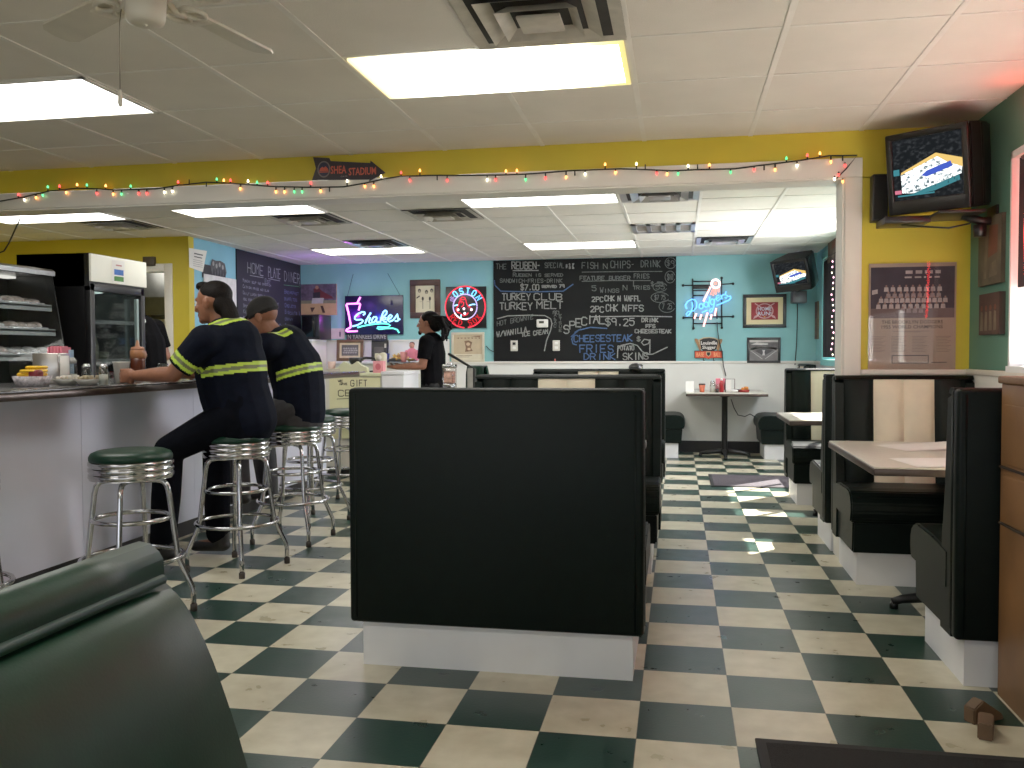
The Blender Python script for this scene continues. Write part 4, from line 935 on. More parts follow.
picture('framed_picture', 'thin framed print in the back right corner below the small television', 'framed picture', 'right', ((813.5, 303), (818, 339)), flat('print_edge3', (120, 110, 90)), 0, art_dark2, depth=.02)
# papers on the blue wall
r = wallthing('paper_notice', 'white paper notice at the top of the blue wall next to the yellow corner', 'paper', 'left', 8.25, 2.16, off=.004)
b = MB(); b.m(paper); b.raw([(-.17, -.004, -.09), (.1, -.004, -.115), (.19, -.006, .11), (-.17, -.002, .1)], [(0, 1, 2, 3)]); b.m(flat('notice_ink', (60, 60, 64))); b.q2(-.08, .05, .1, .062, -.008); b.q2(-.08, .02, .08, .03, -.008); b.m(flat('notice_grey', (170, 168, 166)))
for k in range(4): b.q2(-.1, -.01-.02*k, .09, -.004-.02*k, -.008)
b.build('notice_sheet', None, r)
r = wallthing('photo_cutout', 'black and white photo cutout of a huddle of players above the white poster', 'picture', 'left', 8.63, 2.07, off=.004)
b = MB(); b.m(flat('cut_black', (34, 34, 36), .3)); b.q2(-.3, -.08, -.06, .06, -.004)
b.m(flat('cut_grey', (74, 76, 78), .5, 30)); b.p2([(-.07, -.07), (-.12, .06), (-.08, .13), (0, .12), (.1, .13), (.2, .11), (.24, .02), (.2, -.05), (.14, -.11), (.05, -.1)], -.006)
b.m(flat('cut_pale', (150, 150, 148)))
for k in range(4): b.p2(arc(-.06+.07*k, .085-.02*(k % 2), .022, .026, 0, 330, 8), -.008)
b.m(flat('cut_grey_dark', (44, 46, 48)))
for k in range(5): b.p2([(-.08+.06*k, -.05), (-.05+.06*k, .05), (-.02+.06*k, -.06)], -.008)
b.build('cutout_print', None, r)
def art_white(b, u, z, y): b.m(flat('poster_white', (214, 212, 214), .04)); b.q2(-u, -z, u, z, y); b.m(flat('poster_grey', (150, 146, 140), .2)); b.q2(.0*u, -.75*z, .75*u, .45*z, y-.001)
picture('wall_poster', 'white bordered poster on the blue wall behind the ponytailed man', 'poster', 'left', None, flat('poster_white', (214, 212, 214)), 0, art_white, depth=.012, loc=(XLf(8.72)+.004, 8.72, 1.78), size=(.72, .5, PI/2+math.atan(KL)))
# ---------------------------------------------------------------- arrow sign and string lights on the yellow beam
a = onY(312, 157, YH-.01); c = onY(385, 181, YH-.01)
r = thing('arrow_sign', 'dark arrow-shaped sign reading SHEA STADIUM on the yellow beam', 'sign', (-2.05, YH-.012, 2.36))
Z = lambda *p: px2('header', r, zz((300, 145), 10.24, p))
b = MB(); b.m(mat('arrow_navy', (38, 30, 38), .5, 0, .2, 12)); b.prism(Z((135, 125), (300, 135), (312, 165), (720, 185), (725, 160), (872, 282), (705, 375), (715, 355), (125, 360), (165, 240)), -.012, 0, 'xz'); b.build('arrow_plate', None, r)
b = MB(); b.m(flat('sign_orange', (196, 92, 72)))
for t, x0, x1, y0, y1 in (('SHEA', 318, 478, 296, 212), ('STADIUM', 502, 782, 312, 226)):
    P = Z((x0, y0), (x1, y1)); text_mesh(b, t, (P[0][0]+P[1][0])/2, P[0][1], P[1][1]-P[0][1], P[1][0]-P[0][0], -.0145, bold=.02)
b.m(flat('sign_pale', (150, 140, 136))); P = Z((420, 330), (490, 315)); text_mesh(b, 'GATE', (P[0][0]+P[1][0])/2, P[0][1], P[1][1]-P[0][1], P[1][0]-P[0][0], -.0145); b.build('sign_lettering', None, r)
b = MB(); b.m(flat('badge_grey', (120, 112, 110))); P = Z((248, 250))[0]; b.p2(arc(P[0], P[1], .043, .052, 0, 350, 20), -.0135); b.m(flat('badge_navy', (40, 42, 70))); b.p2(arc(P[0], P[1], .036, .044, 0, 350, 20), -.0142)
b.m(flat('sign_orange', (196, 92, 72))); b.p2([(P[0]-.03, P[1]-.012), (P[0]-.024, P[1]+.006), (P[0]-.008, P[1]+.016), (P[0], P[1]+.008), (P[0]+.012, P[1]+.018), (P[0]+.026, P[1]+.004), (P[0]+.032, P[1]-.012)], -.0146); b.ribbon([(P[0]-.028, P[1]-.018), (P[0]+.03, P[1]-.018)], .006, -.0146); b.build('round_badge', None, r)
r = thing('string_lights', 'string of small coloured lights pinned along the white edge of the wide opening', 'string lights', (-1.8, YH-.024, 2.26))
sp = [(-12, 206), (0, 201.5), (23, 197.5), (49, 191.5), (78, 188.3), (98, 189), (117, 190.2), (156, 189), (180, 185.5), (207, 182.4), (234, 183.6), (273, 186.7), (312, 187.5), (344, 187), (367, 183), (385, 179), (400, 176.6), (431, 175.6), (475, 175.6), (500, 175.2), (525, 174.4), (545, 173), (569, 171), (595, 170), (619, 169), (650, 170), (672, 171), (694, 170), (735, 169), (766, 165), (798, 161), (829, 156), (857, 155.6), (846, 169), (835, 180)]
L2 = px2('header', r, sp); b = MB(); b.tube([(x, -.004, z) for x, z in L2], .0042, 6); b.build('wire', mat('dark_green_wire', (16, 26, 18), .5), r)
BL = {'r': glow('red_bulb', (1, .06, .05), 3.0), 'o': glow('orange_bulb', (1, .34, .07), 4.5), 'g': glow('green_bulb', (.12, 1, .3), 1.6), 'w': glow('clear_bulb', (1, .88, .6), 4.0)}
z1 = [('r', 50, 503), ('w', 65, 506), ('o', 95, 506), ('g', 112, 500), ('g', 125, 480), ('r', 155, 478), ('o', 172, 488), ('o', 200, 478), ('g', 225, 478), ('r', 250, 495), ('o', 273, 477), ('o', 292, 497), ('g', 313, 497), ('g', 337, 478), ('r', 357, 495), ('r', 378, 495), ('w', 423, 492), ('w', 443, 490), ('r', 458, 470), ('g', 557, 465), ('o', 575, 463), ('r', 592, 463), ('o', 617, 483), ('w', 637, 470), ('g', 660, 468), ('r', 687, 472), ('o', 708, 491), ('o', 730, 491), ('g', 755, 491), ('g', 775, 491), ('r', 797, 470), ('o', 822, 489), ('w', 890, 465), ('o', 935, 477), ('o', 958, 477), ('w', 977, 453)]
z2 = [('r', 5, 558), ('o', 65, 548), ('r', 33, 577), ('r', 152, 577), ('w', 280, 575), ('r', 307, 575), ('o', 340, 553), ('o', 375, 557), ('g', 403, 575), ('r', 466, 570), ('o', 532, 567), ('w', 593, 557), ('o', 657, 528), ('o', 690, 542), ('w', 757, 527), ('r', 822, 555), ('o', 855, 557), ('g', 890, 556), ('w', 922, 533), ('o', 990, 530)]
z3 = [('o', 17, 530), ('g', 85, 551), ('r', 160, 544), ('o', 227, 543), ('w', 297, 530), ('g', 263, 513), ('r', 330, 503), ('o', 370, 493), ('o', 405, 518), ('r', 450, 530), ('r', 430, 560), ('w', 417, 573), ('o', 443, 581)]
allb = [(k, x/2.56, y/2.56) for k, x, y in z1]+[(k, 400+x/3.2, y/3.2) for k, x, y in z2]+[(k, 704+x/3.2, y/3.2) for k, x, y in z3]
def wire_at(x):
    for (a0, b0), (a1, b1) in zip(sp, sp[1:]):
        if a0 <= x <= a1: return b0+(b1-b0)*(x-a0)/(a1-a0)
    return 170
for k, x, y in allb:
    wy = wire_at(x) if x < 833 else y-3
    P, Q = px2('header', r, [(x, y), (x, wy)]); d = 1 if P[1] > Q[1] else -1
    if abs(P[1]-Q[1]) < .014: P = (P[0], Q[1]+d*.02)
    b = MB(); b.m(mat('dark_green_wire', (16, 26, 18), .5)); b.tube([(Q[0], -.005, Q[1]), (P[0], -.006, P[1]-d*.006)], .0045, 6)
    b.m(BL[k]); b.tube([(P[0], -.006, P[1]-d*.006), (P[0], -.006, P[1]+d*.001), (P[0], -.006, P[1]+d*.012)], [.0055, .007, .0025], 6)
    b.build('bulb', None, r)
b = MB()
for x in (120/3.2+400, 560/3.2+400, 785/3.2+400, 952/3.2+400, 192/3.2+704, 443/3.2+704, 207, 330, 190):
    P = px2('header', r, [(x, wire_at(x))])[0]; s = random.choice((-1, 1)); b.tube([(P[0], -.005, P[1]), (P[0], -.005, P[1]+s*.03)], .004, 6)
b.build('empty_socket', mat('dark_green_wire', (16, 26, 18), .5), r)
r = thing('hanging_wire', 'dark twisted wire hanging from the ceiling above the glass case', 'wire', (-4.6, 5.9, 2.2))
b = MB(); pp = [(20, 219), (14, 232), (9, 243), (4, 251), (-4, 254)]; b.tube([tuple(onY(x, y, 5.9)-Vector((-4.6, 5.9, 2.2))) for x, y in pp], .006, 6); b.build('wire_strand', mat('dark_wire', (40, 36, 22), .6), r)
# ---------------------------------------------------------------- televisions
tvb = mat('tv_black_plastic', (13, 12, 13), .4, 0, .2, 20)
def screen_mat():
    m = bpy.data.materials.new('tv_screen_picture'); m.use_nodes = True; nt = m.node_tree; nt.nodes.clear(); N = nt.nodes.new; L = nt.links.new
    o = N('ShaderNodeOutputMaterial'); e = N('ShaderNodeEmission'); tc = N('ShaderNodeTexCoord'); mp = N('ShaderNodeMapping'); mp.inputs['Scale'].default_value = (26, 26, 40); L(tc.outputs['Object'], mp.inputs[0])
    n = N('ShaderNodeTexNoise'); n.inputs['Scale'].default_value = 1.6; n.inputs['Detail'].default_value = 3; L(mp.outputs[0], n.inputs['Vector'])
    r = N('ShaderNodeValToRGB'); el = r.color_ramp.elements; el[0].position = .5; el[0].color = (.006, .007, .008, 1); el[1].position = .8; el[1].color = (.03, .033, .036, 1); L(n.outputs['Fac'], r.inputs['Fac']); L(r.outputs[0], e.inputs['Color']); L(e.outputs[0], o.inputs[0]); return m
scr = screen_mat(); sw = scr.copy(); sw.name = 'tv_court_picture'; _e = [n for n in sw.node_tree.nodes if n.type == 'VALTORGB'][0].color_ramp.elements; _e[0].position = .38; _e[0].color = (.08, .12, .14, 1); _e[1].position = .5; _e[1].color = (1.3, 1.4, 1.4, 1); sb = glow('screen_blue', (.05, .1, .6), .7); so = glow('screen_orange', (.85, .55, .15), .8); st_ = glow('screen_teal', (.06, .3, .36), .5); spk = glow('screen_pink', (.8, .2, .3), .6)
def television(label, loc, rz, tilt, w, h, d, roll=0):
    """screen faces local -y, origin at the centre of the screen face"""
    r = thing('television', label, 'television', loc); r.rotation_euler = Euler((tilt, roll, rz), 'XYZ')
    b = MB(); b.prism([(-w/2, -.0), (w/2, 0), (w/2, .11), (w*.36, d), (-w*.36, d), (-w/2, .11)], -h/2, h/2, 'xy', bev=.012); b.build('cabinet', tvb, r)
    b = MB(); f = .035
    b.box((-w/2, -.02, -h/2), (w/2, .01, -h/2+.075), .008); b.box((-w/2, -.02, h/2-f), (w/2, .01, h/2), .008); b.box((-w/2, -.02, -h/2), (-w/2+f, .01, h/2), .008); b.box((w/2-f, -.02, -h/2), (w/2, .01, h/2), .008); b.build('bezel', tvb, r)
    b = MB(); x0, x1, z0, z1 = -w/2+f, w/2-f, -h/2+.075, h/2-f; n = 8; pts = []; fs = []
    for i in range(n+1):
        for j in range(n+1): u, v = i/n*2-1, j/n*2-1; pts.append((x0+(x1-x0)*i/n, -.004-.008*(1-u*u)*(1-v*v), z0+(z1-z0)*j/n))
    for i in range(n):
        for j in range(n): a = i*(n+1)+j; fs.append((a, a+1, a+n+2, a+n+1))
    b.m(scr); b.raw(pts, fs, True); W, Hh = x1-x0, z1-z0; q = lambda u, v: (x0+u*W, z0+v*Hh); y = -.0135
    b.m(sw); b.p2([q(.13, .12), q(.12, .42), q(.4, .56), q(.66, .66), q(1.0, .5), q(.98, .32), q(.62, .2), q(.3, .1)], y)
    b.m(so); b.p2([q(.12, .42), q(.13, .46), q(.64, .70), q(1.0, .56), q(1.0, .42), q(.8, .52), q(.66, .64)], y-.0004)
    b.m(sb); b.p2([q(.42, .37), q(.5, .44), q(.84, .54), q(.86, .45), q(.5, .34)], y-.0005)
    b.m(st_); b.p2([q(.2, .06), q(.5, .17), q(.95, .3), q(.96, .22), q(.6, .1)], y-.0003); b.q2(*q(.06, .06), *q(.6, .085), y-.0004); b.q2(*q(.01, .42), *q(.1, .52), y-.0004)
    b.m(spk); b.q2(*q(.02, .11), *q(.12, .17), y-.0005); b.m(scr)
    random.seed(3)
    for k in range(26): u = .16+.03*k; v = .13+.012*k*(.4+.6*random.random()); b.p2([q(u, v*.8), q(u+.012, v*.8), q(u+.008, v*.8+.07)], y-.0007)
    b.build('screen', None, r)
    return r
tv1 = television('boxy television on a wall arm in the right corner, showing a basketball game', (1.275, 4.975, 2.145), math.radians(-47), math.radians(9), .46, .425, .30, math.radians(2))
r = thing('television_bracket', 'dark wall arm holding the boxy corner television', 'bracket', (1.5, 5.0, 1.95))
b = MB(); b.box((-.2, -.15, -.045), (.02, .16, -.03), .003); b.tube([(-.05, 0, -.04), (.04, -.02, -.075), (.098, -.02, -.075)], .022, 8); b.box((.085, -.09, -.15), (.099, .05, .0), .004); b.build('bracket_arm', blackm, r)
b = MB(); b.lathe([(.001, -.03), (.03, -.03), (.034, .03), (.001, .035)], 14, (.03, -.02, -.125)); b.build('bracket_knob', black, r)
r = thing('speaker', 'slim black speaker against the yellow wall behind the corner television', 'speaker', (1.09, 5.3, 2.06))
b = MB(); b.box((-.03, -.05, -.13), (.05, .04, .13), .006); b.build('speaker_body', black, r); b = MB(); b.box((-.025, -.054, -.12), (.045, -.05, .12)); b.build('speaker_grille', mat('speaker_cloth', (14, 14, 14), .9), r)
r = thing('video_player', 'thin black video player hanging just below the corner television', 'video player', (1.18, 5.14, 1.905))
b = MB(); b.box((-.1, -.1, -.018), (.13, .12, .018), .004); b.build('player_case', black, r)
b = MB(); b.tube([(0, -.03, -.02), (.1, -.12, -.045), (.2, -.16, -.06), (.3, -.16, -.04), (.34, -.12, .0)], .005, 6); b.build('cable', black, r)
tv2 = television('small boxy television hanging in the far back right corner', (1.22, 10.22, 2.055), math.radians(-32), math.radians(20), .42, .36, .34, math.radians(-3))
r = thing('television_bracket', 'small bracket box under the far corner television with a cord', 'bracket', (1.36, 10.86, 1.9))
b = MB(); b.box((-.06, -.12, -.12), (.1, .1, .02), .006); b.tube([(0, -.05, .0), (-.02, -.2, .06), (0, -.3, .1)], .02, 8); b.build('bracket_box', mat('grey_metal', (96, 94, 96), .4, .5), r)
def cord(label, pxs, Y, rr=.006, name='power_cord'):
    P = [onY(x, y, Y) for x, y in pxs]; o0 = P[0]; r_ = MB(); r_.tube([tuple(p-o0) for p in P], rr, 6); o = r_.build(name, mat('black_cord', (26, 30, 30), .6)); o.location = o0; tag(o, label, 'cord'); return o
cord('thin cord hanging straight down the teal wall from the far television', [(797, 289), (797.5, 310), (797, 330), (796.5, 345), (795, 365)], YB-.012)
cord('dark cord dropping from the script neon sign to the pedestal table', [(717, 322), (717.5, 330), (719, 340), (722, 352), (723.5, 366), (726, 376)], YB-.035)
cord('black cord drooping from under the pedestal table to the right booth seat', [(731, 399), (734, 408), (738, 415), (745, 416.5), (750, 414), (757, 418)], 10.75)
cord('short cord on the teal wall right of the tan newspaper print', [(486, 346), (490, 350), (494, 352)], YB-.02)
# lights around the back window and a dark curtain in it
r = thing('window_curtain', 'dark curtain hanging in the back right window', 'curtain', (1.585, 9.75, 1.15))
b = MB(); pts = []; fs = []; n = 40
for i in range(n+1):
    y = -.35+.95*i/n
    for z in (.0, 1.06): pts.append((.012*math.sin(i*1.9), y, z))
for i in range(n): fs.append((2*i, 2*i+2, 2*i+3, 2*i+1))
b.raw(pts, fs, True); b.build('curtain_cloth', mat('dark_curtain', (34, 32, 36), .85, 0, .3, 10), r)
b = MB(); b.tube([(0, -.37, 1.075), (0, .62, 1.075)], .009, 8); b.build('curtain_rod', blackm, r)
r = thing('string_lights', 'small pink and white lights strung down the back right window', 'string lights', (1.555, 9.62, 1.15))
pts_ = []; random.seed(5)
for k in range(18): pts_.append((.0, -.1+.05*math.sin(k*1.3)+.02*k/18, .03+.056*k))
b = MB(); b.tube(pts_, .004, 5); b.build('wire', blackm, r)
pw = glow('pink_white_bulb', (1, .45, .6), 5.0)
for k, p in enumerate(pts_):
    b = MB(); b.sphere((p[0]-.01, p[1]+(.02 if k % 2 else -.02), p[2]), (.006, .006, .01), 8); b.build('bulb', pw if k % 3 else BL['w'], r)
# red neon tube bordering the near window
r = thing('neon_border', 'red neon tube running round the near right-hand window', 'neon sign', (XR-.012, 4.505, 1.66))
b = MB(); b.tube([(0, -.03, -.24), (0, .0, -.1), (0, .015, .1), (0, .0, .38), (0, -.06, .44), (0, -1.9, .44)], .009, 8); b.build('neon_tube', glow('window_red_neon', (1, .03, .03), 15), r)
b = MB()
for p in ((.02, .0, -.1), (.02, .0, .3), (.02, -.9, .44)): b.tube([(0, p[1], p[2]), (.03, p[1], p[2])], .006, 6)
b.build('tube_clip', white, r)
r = thing('window_blind', 'dark roller blind half down in the near right window', 'blind', (XR+.015, 3.43, 2.13))
b = MB(); b.box((-.006, -1.2, -.62), (.006, 1.245, 0)); b.build('blind_cloth', mat('dark_blind', (20, 20, 24), .8), r); b = MB(); b.tube([(0, -1.2, 0), (0, 1.2, 0)], .018, 10); b.build('blind_roller', black, r)
# ================================================================== behind the counter
clear = glass('clear_glass', (.86, .9, .9), .05); dimglass = glass('display_glass', (.8, .84, .84), .012, .03, .12)
# black glass-door fridge
fx0, fx1, fy0, fy1, fz = -4.58, -4.0, 5.52, 6.17, 1.91
r = thing('drinks_fridge', 'black upright glass-door fridge with a white sign panel on top', 'fridge', (fx0, fy0, 0))
W_, D_ = fx1-fx0, fy1-fy0
b = MB(); t = .03
b.box((0, 0, .0), (W_-.05, t, fz)); b.box((0, D_-t, 0), (W_-.05, D_, fz)); b.box((0, 0, 0), (t, D_, fz)); b.box((0, 0, 0), (W_-.05, D_, .2)); b.box((0, 0, 1.68), (W_-.012, D_, fz)); b.build('fridge_body', black, r)
b = MB(); b.box((t, t, .2), (t+.008, D_-t, 1.68)); b.box((t, t, .2), (W_-.06, t+.006, 1.68)); b.box((t, D_-t-.006, .2), (W_-.06, D_-t, 1.68)); b.build('fridge_lining', mat('fridge_lining', (92, 98, 92), .5, 0, .1, 6), r)
b = MB(); b.box((W_-.012, .0, 1.715), (W_+.005, D_, 1.905), .002); b.build('sign_panel', mat('fridge_sign_panel', (226, 224, 208), .4, 0, .04, 5, emit=.12), r)
dr = MB(); f = .05
dr.box((W_-.055, .005, .22), (W_-.01, .005+f, 1.7), .003); dr.box((W_-.055, D_-f, .22), (W_-.01, D_-.005, 1.7), .003); dr.box((W_-.055, .005, .22), (W_-.01, D_-.005, .22+f), .003); dr.box((W_-.055, .005, 1.7-f), (W_-.01, D_-.005, 1.7), .003)
d = dr.build('door', black, r)
b = MB(); b.box((W_-.04, .05, .27), (W_-.034, D_-.05, 1.65)); b.build('door_glass', clear, d)
b = MB(); b.box((W_-.012, D_-.14, .6), (W_+.012, D_-.115, 1.62), .004); b.build('door_handle', mat('pale_handle', (130, 150, 148), .4, .2, .1, 8), d)
for z in (.55, .86, 1.16, 1.44):
    b = MB(); b.box((.05, .035, z), (W_-.07, D_-.035, z+.006)); b.box((W_-.08, .035, z-.012), (W_-.07, D_-.035, z+.014)); b.build('shelf', mat('wire_shelf', (170, 174, 168), .4, .3, .1, 20), r)
b = MB(); b.box((.1, .3, 1.655), (.4, .38, 1.672)); b.build('fridge_lamp', glow('fridge_lamp_glow', (.8, 1, .9), 1.2), r)
r = thing('fridge_notice', 'small blue and green sticker sheet on the white fridge panel', 'notice', (fx1+.008, 5.82, 1.80))
b = MB(); b.m(paper); b.raw([(0, -.075, -.075), (0, .075, -.085), (0, .075, .085), (0, -.075, .085)], [(0, 1, 2, 3)]); b.m(flat('notice_blue', (50, 100, 180))); b.raw([(.001, -.05, -.02), (.001, .06, -.02), (.001, .06, .02), (.001, -.05, .02)], [(0, 1, 2, 3)]); b.m(flat('notice_green', (70, 130, 60))); b.raw([(.001, -.05, -.065), (.001, .06, -.065), (.001, .06, -.03), (.001, -.05, -.03)], [(0, 1, 2, 3)]); b.m(flat('notice_red', (190, 120, 120))); b.raw([(.001, -.03, .045), (.001, .04, .045), (.001, .04, .055), (.001, -.03, .055)], [(0, 1, 2, 3)]); b.build('notice_sheet', None, r)
def lathe_thing(name, label, cat, loc, parts, group=None):
    r = thing(name, label, cat, loc, 0, group)
    for n, mm, prof in parts: b = MB(); b.lathe(prof, 20); b.build(n, mm, r)
    return r
for k, (y, z, lb, c) in enumerate(((5.72, 1.166, 'tall clear jug on the fridge middle shelf, left', (150, 160, 150)), (5.86, 1.166, 'bottle with a tall spout on the fridge middle shelf, right of the jug', (176, 170, 150)), (5.97, 1.166, 'low tub on the fridge middle shelf beside the door handle', (120, 124, 100)))):
    lathe_thing('fridge_bottle', lb, 'bottle', (fx1-.25, y, z), [('bottle', mat('fridge_item%d' % k, c, .35), [(.001, 0), (.045, 0), (.048, .1), (.04, .14), (.018, .17+.03*(k == 1)), (.016, .2+.05*(k == 1)-.1*(k == 2)), (.001, .2+.05*(k == 1)-.1*(k == 2))] if k < 2 else [(.001, 0), (.05, 0), (.055, .06), (.001, .065)])])
for k in range(5):
    lathe_thing('drink_bottle', 'red-capped drink bottle in the row on the fridge lower shelf', 'bottle', (fx1-.13, 5.62+.1*k, .866), [('bottle', mat('cola_bottle', (60, 28, 26), .15), [(.001, 0), (.032, 0), (.033, .11), (.015, .17), (.013, .2), (.001, .2)]), ('cap', mat('red_cap', (150, 30, 34), .4), [(.0155, .19), (.0155, .215), (.001, .216)])], 'bottles on the fridge lower shelf')
# glass pastry case on a back counter
r = thing('back_counter', 'low dark back counter under the glass pastry case', 'counter', (-4.3, 4.2, 0))
b = MB(); b.box((-.4, -1.6, 0), (.25, 1.2, .84)); b.build('counter_body', mat('dark_cabinet', (30, 28, 28), .5), r); b = MB(); b.box((-.4, -1.62, .84), (.29, 1.24, .875), .004); b.build('countertop', mat('back_countertop', (70, 68, 66), .35), r)
r = thing('pastry_case', 'slanted glass pastry case with three shelves of wrapped pastries at the left edge', 'display case', (-4.05, 5.38, .878))
sec = [(-.5, .0), (-.5, .86), (-.14, .885), (0, .03), (0, 0)]
b = MB(); b.box((-.5, -1.9, 0), (-.48, 0, .86)); b.box((-.5, -1.9, 0), (.01, 0, .03)); b.prism([(-.5, .03), (-.5, .86), (-.14, .885), (0, .03)], -.012, 0, 'xz'); b.prism([(-.5, .03), (-.5, .86), (-.14, .885), (0, .03)], -1.9, -1.888, 'xz'); b.build('case_body', mat('case_black', (16, 16, 16), .3), r)
b = MB(); b.prism([(-.5, .86), (-.14, .875), (-.12, .86), (-.118, .89), (-.14, .905), (-.5, .885)], -1.9, 0, 'xz'); b.build('top_trim', steel, r)
b = MB(); b.raw([(-.135, -1.89, .87), (-.135, -.012, .87), (0.004, -.012, .03), (0.004, -1.89, .03)], [(0, 1, 2, 3)]); b.build('front_glass', dimglass, r)
b = MB(); b.box((-.138, -.55, .03), (-.12, -.535, .86)); b.build('glass_joint', steel, r)
b = MB(); b.box((-.45, -1.85, .845), (-.38, -.05, .86)); b.build('case_lamp', glow('case_lamp_glow', (1, .95, .85), .7), r)
past = mat('wrapped_pastry', (176, 160, 152), .25, 0, .5, 24, coat=.6); wrapm = mat('plastic_wrap', (206, 202, 202), .15, 0, .35, 40, coat=1)
shm = mat('case_shelf', (150, 152, 148), .3, .2, .1, 10)
for (z, x1, nm) in ((.325, -.075, 'lowest'), (.49, -.1, 'middle'), (.655, -.125, 'top')):
    b = MB(); b.box((-.48, -1.88, z-.012), (x1, -.03, z)); b.box((x1-.01, -1.88, z-.035), (x1, -.03, z+.008)); b.build('shelf', shm, r)
    for k in range(4):
        o = thing('pastry_tray', {0: 'plastic-wrapped pastry tray at the right end of the %s case shelf', 1: 'second wrapped pastry tray from the right on the %s case shelf', 2: 'third wrapped pastry tray from the right on the %s case shelf', 3: 'wrapped pastry tray cut by the left edge on the %s case shelf'}[k] % nm, 'pastry tray', (-4.05+x1-.15, 5.38-.22-.36*k, .878+z+.001), 0, 'wrapped pastry trays in the glass case')
        b = MB(); b.box((-.12, -.165, 0), (.12, .165, .02), .006); b.build('tray', wrapm, o)
        random.seed(k*7+int(z*100)); b = MB()
        for i in range(2):
            for j in range(5): b.sphere((-.055+.1*i+random.uniform(-.02, .02), -.125+.063*j+random.uniform(-.015, .015), .026), (random.uniform(.05, .07), random.uniform(.04, .055), random.uniform(.018, .034)), 10)
        b.build('pastries', wrapm if (k+int(z*10)) % 2 else past, o)
# kitchen seen through the doorway
r = thing('kitchen_range', 'white and steel kitchen range glimpsed through the doorway', 'kitchen range', (-5.45, 9.85, 0))
b = MB(); b.box((-.8, -.3, 0), (.55, .3, .9)); b.build('range_body', white, r); b = MB(); b.box((-.8, .2, .9), (.55, .3, 1.3)); b.build('splash_panel', white, r); b = MB(); b.box((-.8, -.32, 1.3), (.55, .3, 1.33)); b.build('warming_shelf', steel, r)
r = thing('extractor_hood', 'dark extractor hood above the kitchen range in the doorway', 'extractor hood', (-5.45, 9.6, 1.65))
b = MB(); b.prism([(-.55, 0), (.4, 0), (.4, .72), (-.3, .72), (-.55, .2)], -.9, .6, 'yz'); b.build('hood_shell', mat('dark_steel', (70, 70, 66), .35, .7), r); b = MB(); b.box((-.8, -.5, -.01), (.5, .3, 0)); b.build('hood_filter', mat('dark_filter', (36, 36, 34), .6), r)
r = thing('kitchen_glow_strip', 'glowing strip added over the range to brighten the kitchen', 'lamp', (-5.3, 10.181, 1.5))
b = MB(); b.box((-.35, .0, -.06), (.25, .02, .04)); b.build('glow_strip', glow('kitchen_strip_glow', (1, .97, .9), 4.0), r)  # glowing box added to lighten the range and splash panel
r = thing('wall_box', 'small dark wall box on the yellow wall beside the fridge top', 'switch box', (-5.18, YK-.02, 2.13)); b = MB(); b.box((-.06, -.03, -.04), (.06, .02, .05), .004); b.build('box_case', mat('bronze_box', (60, 50, 34), .5), r)
# ---------------------------------------------------------------- on the lunch counter
def at(px, py): return onZ(px, py, CT)
Zc = CT+.0005
# basket with sandwich
p = Vector((-3.25, 4.01, Zc)); s = .0046
r = thing('food_basket', 'paper-lined basket with a bright yellow and red sandwich at the left end', 'food basket', p)
b = MB(); b.lathe([(.001, .003), (.07, .003), (.088, .05), (.093, .052), (.074, 0), (.001, 0)], 18); b.build('basket', mat('checked_liner', (180, 172, 176), .7, 0, .5, 70), r)
b = MB(); b.box((-.055, -.05, .05), (.05, .055, .07), .01); b.box((-.03, -.06, .07), (.06, .045, .086), .01); b.box((-.02, -.03, .088), (.05, .06, .104), .01); b.build('yellow_cheese', mat('yellow_cheese', (226, 178, 30), .45, 0, .1, 12), r)
b = MB(); b.box((.02, -.06, .03), (.07, .0, .085), .012); b.build('red_filling', mat('red_filling', (112, 26, 34), .4, 0, .3, 30), r)
b = MB(); b.box((-.06, -.055, .02), (.06, .06, .05), .014); b.build('bread', mat('toast', (196, 150, 90), .7, 0, .2, 30), r)
# napkin dispenser
p = onX(46, 383, -3.42); p.z = Zc
r = thing('napkin_dispenser', 'chrome napkin dispenser on the counter left of the pink packets', 'napkin dispenser', (-3.42, 4.37, Zc), .25)
b = MB(); b.box((-.07, -.075, 0), (.07, .075, .17), .006); b.build('dispenser_body', mat('worn_steel', (176, 170, 164), .28, .9, .12, 10), r); b = MB(); b.box((.068, -.055, .02), (.0725, .055, .155), .003); b.build('napkins', paper, r)
r = thing('packet_holder', 'holder of pink sweetener packets behind the napkin dispenser', 'packet holder', (-3.55, 4.60, Zc), .2)
b = MB(); b.box((-.05, -.06, 0), (.05, .06, .12), .004); b.build('holder', mat('pale_grey_plastic', (150, 150, 152), .4), r); b = MB()
for k in range(5): b.box((-.04+.018*k, -.055, .03), (-.028+.018*k, .055, .205+.006*(k % 2)))
b.build('pink_packets', mat('pink_packet', (226, 120, 138), .6, 0, .1, 10), r); b = MB(); b.box((.046, .02, .03), (.053, .07, .19)); b.build('blue_packets', mat('blue_packet', (150, 178, 206), .6), r)
gl = glass('shaker_glass', (.82, .84, .82), .1); salt = mat('white_salt', (226, 224, 216), .8); pepper = mat('pepper', (90, 84, 76), .8)
def shaker(name, label, loc, h, rr, fill, fm, capm=chrome):
    r = thing(name, label, 'shaker', loc)
    b = MB(); b.lathe([(.001, 0), (rr, 0), (rr, h*.62), (rr*.8, h*.74), (rr*.78, h*.8)], 16, caps=False); b.build('glass_body', gl, r)
    b = MB(); b.lathe([(.001, .003), (rr*.9, .003), (rr*.9, h*fill), (.001, h*fill+.002)], 16); b.build('contents', fm, r)
    b = MB(); b.lathe([(rr*.84, h*.76), (rr*.86, h*.88), (rr*.5, h), (.001, h)], 16); b.build('cap', capm, r); return r
